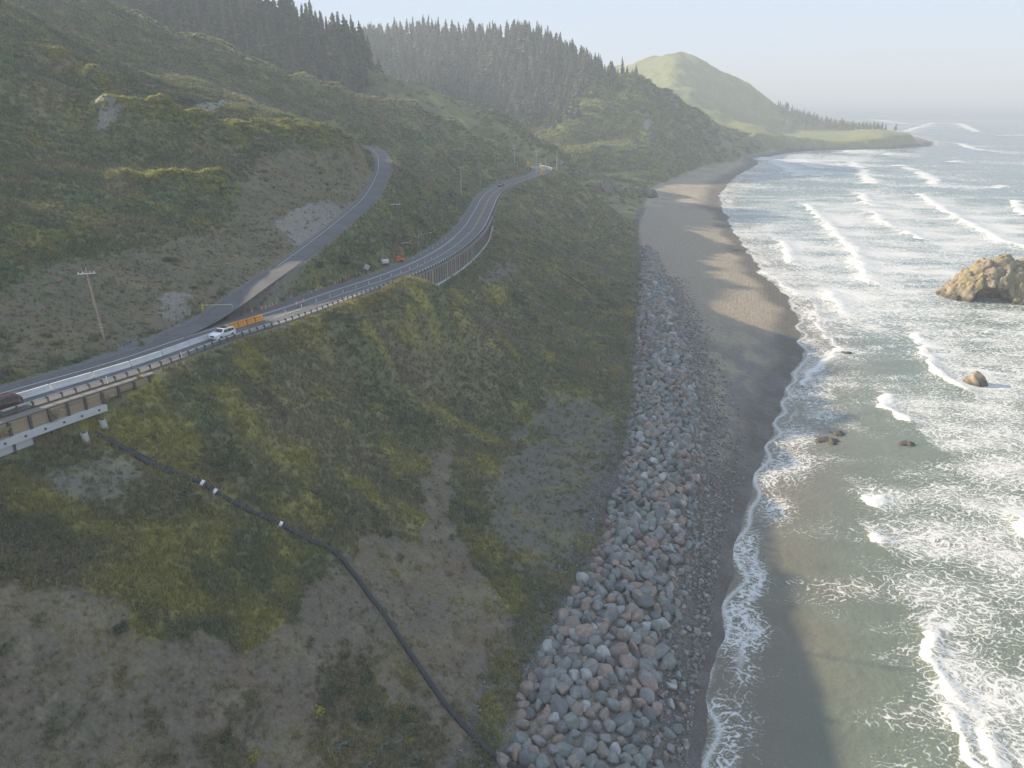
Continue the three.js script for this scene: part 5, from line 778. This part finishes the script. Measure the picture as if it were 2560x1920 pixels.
utilityPole(26, 436, 12.8, 0.1, 'tall bare pole on the outer edge of the far corner', { m: poleGrey, arms: 0, y: ground(26, 436) });
function slimPole(x, f, h, label, r = 0.07) { const g = new THREE.Group(); g.position.set(x, ground(x, f) - 0.15, -f); add(g, 'slim_pole'); tag(g, label, 'pole'); add(new THREE.Mesh(new THREE.CylinderGeometry(r * 0.8, r, h, 8).translate(0, h / 2, 0), poleGrey), 'shaft', g); add(new THREE.Mesh(box(0.16, 0.22, 0.1, 0, h - 0.3, 0.08), whiteBand), 'plate', g); return g; }
slimPole(19.5, 436, 6, 'short slim pole inside the far corner', 0.11); slimPole(-15.5, 364.5, 7, 'slim pole on the bank by the far dark car', 0.1); slimPole(2.8, 404.6, 5, 'slim pole at the toe of the grassy spur', 0.09); slimPole(-24.3, 255.1, 4.5, 'slim post on the grassy bank inside the bend', 0.06);
{ const g = slimPole(-27.7, 214.4, 4.2, 'slim dark lamp post with a long thin arm past the orange trailer', 0.08); const a = new THREE.Mesh(new THREE.CylinderGeometry(0.03, 0.04, 3.8, 8), poleGrey); a.rotation.z = -1.42; a.position.set(1.8, 4.75, 0); add(a, 'arm', g); const u = new THREE.Mesh(new THREE.CylinderGeometry(0.05, 0.06, 0.9, 8), poleGrey); u.position.set(0, 4.4, 0); add(u, 'neck', g); const l = new THREE.Mesh(new RoundedBoxGeometry(0.6, 0.12, 0.25, 2, 0.05), whiteBand); l.position.set(3.7, 5.0, 0); add(l, 'lamp_head', g); }
// ---- signs, trailers, gate
const signYellow = mat(0.75, 0.42, 0.02, 0.5);
function diamond(x, f, size, h, face, turn, label, opt = {}) {
  const g = new THREE.Group(); g.position.set(x, (opt.y ?? ground(x, f)), -f); g.rotation.y = turn; add(g, 'road_sign'); tag(g, label, 'sign');
  const p = new THREE.Mesh(new RoundedBoxGeometry(size, size, 0.03, 2, 0.012), face); p.rotation.z = Math.PI / 4 + (opt.tilt ?? 0); p.position.set(0, h, 0.05); add(p, 'panel', g);
  for (const q of opt.legs ?? [0]) { const l = new THREE.Mesh(new THREE.CylinderGeometry(0.04, 0.04, h + 0.4, 8).translate(0, (h + 0.4) / 2 - 0.3, 0), darkSteel); l.position.x = q; add(l, 'post', g); }
  if (opt.plate) { const q = new THREE.Mesh(new RoundedBoxGeometry(size * 0.75, size * 0.6, 0.03, 2, 0.012), face); q.position.set(0, h - size * 1.05, 0.05); add(q, 'plaque', g); }
  return g;
}
diamond(-36.2, 178, 1.25, 1.5, mat(0.5, 0.52, 0.5, 0.55), 0.3, 'grey back of a diamond road sign leaning on the shoulder', { tilt: 0.28, legs: [-0.3, 0.3] });
diamond(15.6, 397.6, 1.7, 3.0, signYellow, -0.1, 'yellow diamond warning sign with plaque before the far corner', { plate: true, y: ground(15.6, 397.6) });
diamond(8.9, 417.5, 1.4, 2.6, signYellow, 0.5, 'yellow diamond sign half behind the spur at the far corner', { y: ground(8.9, 417.5), plate: true });
{ const g = new THREE.Group(); g.position.set(16.5, 35.3, -437); add(g, 'signal_cabinet'); tag(g, 'pale upright cabinet behind the rail of the far corner', 'cabinet'); add(new THREE.Mesh(new RoundedBoxGeometry(0.9, 2.1, 0.7, 2, 0.05).translate(0, 1.05, 0), mat(0.66, 0.63, 0.58, 0.6)), 'body', g); add(new THREE.Mesh(box(0.7, 1.5, 0.03, 0, 1.15, 0.365), mat(0.6, 0.58, 0.54, 0.6)), 'door', g); }
{ // temporary traffic signal on an orange trailer
  const x = -30.6, f = 196, g = new THREE.Group(); g.position.set(x, ground(x, f), -f); g.rotation.y = 0.5; add(g, 'signal_trailer'); tag(g, 'orange trailer carrying a temporary traffic signal on a mast', 'signal trailer');
  const om = mat(0.62, 0.14, 0.045, 0.6), wheel = new THREE.CylinderGeometry(0.34, 0.34, 0.2, 16).rotateX(Math.PI / 2);
  add(new THREE.Mesh(new RoundedBoxGeometry(2.6, 0.35, 1.5, 2, 0.05).translate(0, 0.62, 0), om), 'chassis', g); add(new THREE.Mesh(new RoundedBoxGeometry(1.2, 0.8, 1.0, 2, 0.06).translate(-0.5, 1.15, 0), om), 'battery_box', g); add(new THREE.Mesh(box(1.5, 0.1, 0.1, 2.0, 0.55, 0), om), 'drawbar', g);
  for (const z of [-0.82, 0.82]) { const w = new THREE.Mesh(wheel, black); w.position.set(0.1, 0.34, z); add(w, 'wheel', g); }
  for (const [a, b] of [[-1.2, -1.2], [-1.2, 1.2], [1.2, -1.2], [1.2, 1.2]]) add(new THREE.Mesh(box(0.09, 0.7, 0.09, a, 0.35, b), om), 'outrigger', g);
  add(new THREE.Mesh(box(0.16, 3.2, 0.16, 0.5, 2.3, 0), om), 'mast', g); const lean = new THREE.Mesh(box(0.12, 2.4, 0.12), om); lean.position.set(-0.55, 2.3, 0.1); lean.rotation.z = 0.18; add(lean, 'strut', g);
  add(new THREE.Mesh(box(0.1, 1.3, 0.1, 0.5, 4.4, 0), darkSteel), 'upper_mast', g); const arm = new THREE.Mesh(box(2.9, 0.1, 0.1, 1.9, 5.0, 0), mat(0.6, 0.6, 0.58, 0.5)); add(arm, 'arm', g);
  const head = new THREE.Mesh(new RoundedBoxGeometry(0.4, 1.2, 0.3, 2, 0.05).translate(3.3, 4.95, 0), mat(0.68, 0.33, 0.05, 0.5)); add(head, 'signal_head', g); for (const yy of [5.33, 4.95, 4.57]) { const l = new THREE.Mesh(new THREE.CylinderGeometry(0.13, 0.13, 0.06, 14).rotateX(Math.PI / 2).translate(3.3, yy, 0.16), black); add(l, 'lens', head); }
  const x2 = -33.4, f2 = 188.2, h = new THREE.Group(); h.position.set(x2, ground(x2, f2), -f2); h.rotation.y = 0.45; add(h, 'equipment_trailer'); tag(h, 'small white equipment trailer on the shoulder before the orange trailer', 'trailer');
  add(new THREE.Mesh(new RoundedBoxGeometry(1.9, 0.85, 1.1, 3, 0.08).translate(0, 1.05, 0), mat(0.72, 0.73, 0.74, 0.5)), 'body', h); add(new THREE.Mesh(box(1.7, 0.06, 0.03, 0, 1.0, 0.555), mat(0.35, 0.36, 0.38, 0.6)), 'vent', h); add(new THREE.Mesh(box(1.3, 0.1, 0.12, 1.3, 0.6, 0), darkSteel), 'drawbar', h); add(new THREE.Mesh(new THREE.CylinderGeometry(0.05, 0.05, 0.6, 8).translate(-0.5, 1.75, 0), mat(0.5, 0.5, 0.5, 0.5)), 'stack', h);
  for (const z of [-0.6, 0.6]) { const w = new THREE.Mesh(wheel, black); w.position.set(-0.1, 0.34, z); add(w, 'wheel', h); }
  for (const a of [-0.85, 0.85]) add(new THREE.Mesh(box(0.08, 0.6, 0.08, a, 0.3, 0.5), darkSteel), 'jack', h);
}
{ // yellow swing gate across the side road
  const a = new THREE.Vector3(-57.6, ground(-57.6, 130), -130), b = new THREE.Vector3(-52.2, ground(-52.2, 130.6), -130.6), g = new THREE.Group(), L = Math.hypot(b.x - a.x, b.z - a.z), ym = mat(0.5, 0.45, 0.08, 0.6); g.position.copy(a); g.rotation.y = Math.atan2(-(b.z - a.z), b.x - a.x); add(g, 'swing_gate'); tag(g, 'yellow single-bar swing gate across the climbing side road', 'gate');
  add(new THREE.Mesh(new THREE.CylinderGeometry(0.11, 0.11, 1.5, 10).translate(0, 0.7, 0), ym), 'post', g); add(new THREE.Mesh(box(0.4, 0.9, 0.12, 0.1, 0.85, 0.1), ym), 'counterweight', g); const bar = new THREE.Mesh(box(L, 0.09, 0.09, L / 2, 1.12, 0), mat(0.62, 0.6, 0.4, 0.6)); add(bar, 'bar', g); add(new THREE.Mesh(new THREE.CylinderGeometry(0.07, 0.07, 1.15, 8).translate(L, 0.5, 0), ym), 'latch_post', g);
}
// ---- cars
function car(name, paint, x, f, s, label, opt = {}) {
  const L = 4.75, W = 1.86, HH = opt.h ?? 1.68, belt = 0.98, g = new THREE.Group(), P = along(s); add(g, name); tag(g, label, 'car');
  g.position.set(x, P.y + 0.055, -f); g.rotation.order = 'YXZ'; g.rotation.y = headingAt(s) + Math.PI * (opt.away ? 0 : 1); g.rotation.z = Math.atan(P.grade) * (opt.away ? 1 : -1);
  const pm = new THREE.MeshPhysicalMaterial({ color: lin(...paint), roughness: 0.35, clearcoat: 1, clearcoatRoughness: 0.08, metalness: opt.metal ?? 0 }), gm = mat(0.02, 0.022, 0.026, 0.08), trim = mat(0.03, 0.03, 0.032, 0.7), tyre = mat(0.022, 0.022, 0.023, 0.9), rim = mat(0.25, 0.25, 0.26, 0.35, { metalness: 0.8 });
  // side outline, nose towards +x
  const up = [[2.36, 0.52], [2.34, 0.78], [2.22, 0.92], [1.5, 1.03], [1.05, 1.08], [0.35, HH - 0.06], [0.0, HH], [-1.4, HH - 0.01], [-1.85, HH - 0.08], [-2.2, 1.12], [-2.3, 0.95], [-2.36, 0.6], [-2.3, 0.36]];
  const sh = new THREE.Shape(); sh.moveTo(2.28, 0.34); up.forEach(([a, b]) => sh.lineTo(a, b));
  const arch = (cx) => { sh.lineTo(cx - 0.40, 0.34); sh.absarc(cx, 0.36, 0.40, Math.PI, 0, true); }; arch(-1.38); arch(1.38); sh.lineTo(2.28, 0.34);
  const taper = (geo) => { const p = geo.attributes.position; for (let i = 0; i < p.count; i++) { const yy = p.getY(i), xx = Math.abs(p.getX(i)), k = 1 - 0.2 * clamp((yy - belt) / (HH - belt)), e = 1 - 0.14 * sstep(1.7, 2.4, xx); p.setZ(i, p.getZ(i) * k * e); } geo.computeVertexNormals(); return geo; };
  const ex = (shape, d, bev) => { const e = new THREE.ExtrudeGeometry(shape, { depth: d, bevelEnabled: true, bevelSize: bev, bevelThickness: bev, bevelSegments: 3, curveSegments: 10 }); e.translate(0, 0, -d / 2); return e; };
  add(new THREE.Mesh(taper(ex(sh, W - 0.16, 0.08)), pm), 'body', g);
  const win = (pts) => { const q = new THREE.Shape(); pts.forEach(([a, b], i) => i ? q.lineTo(a, b) : q.moveTo(a, b)); return taper(ex(q, W + 0.012, 0.004)); };
  add(new THREE.Mesh(win([[0.92, 1.07], [0.32, HH - 0.14], [-0.28, HH - 0.12], [-0.28, 1.05]]), gm), 'front_window', g); add(new THREE.Mesh(win([[-0.36, 1.05], [-0.36, HH - 0.12], [-1.25, HH - 0.13], [-1.25, 1.07]]), gm), 'rear_window', g); add(new THREE.Mesh(win([[-1.33, 1.08], [-1.33, HH - 0.14], [-1.75, HH - 0.18], [-1.98, 1.14]]), gm), 'quarter_window', g);
  const slab = (a, b, w0, w1, t) => { const dx = b[0] - a[0], dy = b[1] - a[1], l = Math.hypot(dx, dy), nx = dy / l * t, ny = -dx / l * t, q = new THREE.BufferGeometry(), v = [[a[0] + nx, a[1] + ny, -w0], [a[0] + nx, a[1] + ny, w0], [b[0] + nx, b[1] + ny, w1], [b[0] + nx, b[1] + ny, -w1], [a[0], a[1], -w0], [a[0], a[1], w0], [b[0], b[1], w1], [b[0], b[1], -w1]]; q.setAttribute('position', new THREE.Float32BufferAttribute(v.flat(), 3)); q.setIndex([0, 1, 2, 0, 2, 3, 4, 6, 5, 4, 7, 6, 0, 4, 5, 0, 5, 1, 3, 2, 6, 3, 6, 7, 0, 3, 7, 0, 7, 4, 1, 5, 6, 1, 6, 2]); q.computeVertexNormals(); return q; };
  add(new THREE.Mesh(slab([0.99, 1.12], [0.4, HH - 0.1], 0.76, 0.65, 0.10), gm), 'windscreen', g); add(new THREE.Mesh(slab([-1.92, HH - 0.16], [-2.2, 1.16], 0.62, 0.72, 0.11), gm), 'back_window', g);
  if (opt.sunroof) add(new THREE.Mesh(box(1.25, 0.02, 1.1, -0.45, HH + 0.085, 0), gm), 'sunroof', g);
  for (const z of [-0.66, 0.66]) add(new THREE.Mesh(new RoundedBoxGeometry(1.9, 0.05, 0.06, 2, 0.02).translate(-0.7, HH + 0.12, z), trim), 'roof_rail', g);
  for (const z of [-1, 1]) { add(new THREE.Mesh(new RoundedBoxGeometry(0.3, 0.16, 0.42, 2, 0.05).translate(2.24, 0.82, z * 0.58), mat(0.75, 0.76, 0.78, 0.15)), 'headlight', g); add(new THREE.Mesh(new RoundedBoxGeometry(0.2, 0.3, 0.34, 2, 0.05).translate(-2.3, 0.98, z * 0.62), mat(0.35, 0.02, 0.02, 0.25)), 'tail_light', g); add(new THREE.Mesh(new RoundedBoxGeometry(0.22, 0.15, 0.22, 2, 0.05).translate(0.82, 1.13, z * 1.0), pm), 'mirror', g); add(new THREE.Mesh(box(3.0, 0.12, 0.04, 0, 0.4, z * 0.925), trim), 'sill', g); }
  add(new THREE.Mesh(new RoundedBoxGeometry(0.1, 0.26, 0.8, 2, 0.04).translate(2.4, 0.72, 0), trim), 'grille', g); add(new THREE.Mesh(box(0.1, 0.16, 1.4, 2.33, 0.42, 0), trim), 'bumper', g); add(new THREE.Mesh(box(0.1, 0.2, 1.4, -2.38, 0.46, 0), trim), 'bumper', g); add(new THREE.Mesh(box(0.03, 0.13, 0.34, -2.44, 0.84, 0), whiteBand), 'number_plate', g);
  for (const cx of [-1.38, 1.38]) for (const z of [-1, 1]) { const w = new THREE.Mesh(new THREE.TorusGeometry(0.265, 0.095, 10, 22), tyre); w.position.set(cx, 0.355, z * 0.82); w.scale.z = 1.2; add(w, 'wheel', g); const r = new THREE.Mesh(new THREE.CylinderGeometry(0.24, 0.24, 0.16, 18).rotateX(Math.PI / 2), rim); add(r, 'rim', w); for (let k = 0; k < 5; k++) { const sp = new THREE.Mesh(box(0.06, 0.44, 0.02, 0, 0, z * 0.085), trim); sp.rotation.z = k * Math.PI / 5; add(sp, 'spoke', w); } }
  return g;
}
{
  const at = (f, o) => { const s = sOfF(f), p = along(s); return [p.x + o * p.df, p.f - o * p.dx, s]; };
  car('white_car', [0.78, 0.79, 0.8], ...at(116.2, 2.5), 'white sport utility car with dark sunroof beside the orange barriers', { sunroof: true, h: 1.66 });
  car('red_car', [0.055, 0.011, 0.015], ...at(80.2, 2.55), 'dark red car cut off by the left edge of the picture', { h: 1.62, metal: 0.2 });
  car('blue_car', [0.05, 0.06, 0.1], ...at(372, -1.6), 'small dark car far off on the bend of the coast road', { h: 1.5 });
}
{ // burnt debris heap and dark stump at the left edge, old culvert spill across the side road
  reseed(512); const g = new THREE.InstancedMesh(boulderShape(501, 1, 7, 0.2), mat(0.05, 0.042, 0.045, 0.95), 46);
  for (let i = 0; i < 46; i++) { const x = -70.5 + rr(-2.2, 2.2), f = 91.5 + rr(-1.1, 1.1), r = rr(0.12, 0.42); tmpE.set(rr(0, 6), rr(0, 6), rr(0, 6)); tmpM.compose(tmpP.set(x, ground(x, f) + r * 0.5, -f), tmpQ.setFromEuler(tmpE), tmpS.set(r * 1.5, r, r)); g.setMatrixAt(i, tmpM); }
  add(g, 'debris'); tag(g, 'dark heap of broken debris on the inside shoulder', 'debris', null, 'stuff');
}
renderer.render(scene, camera);
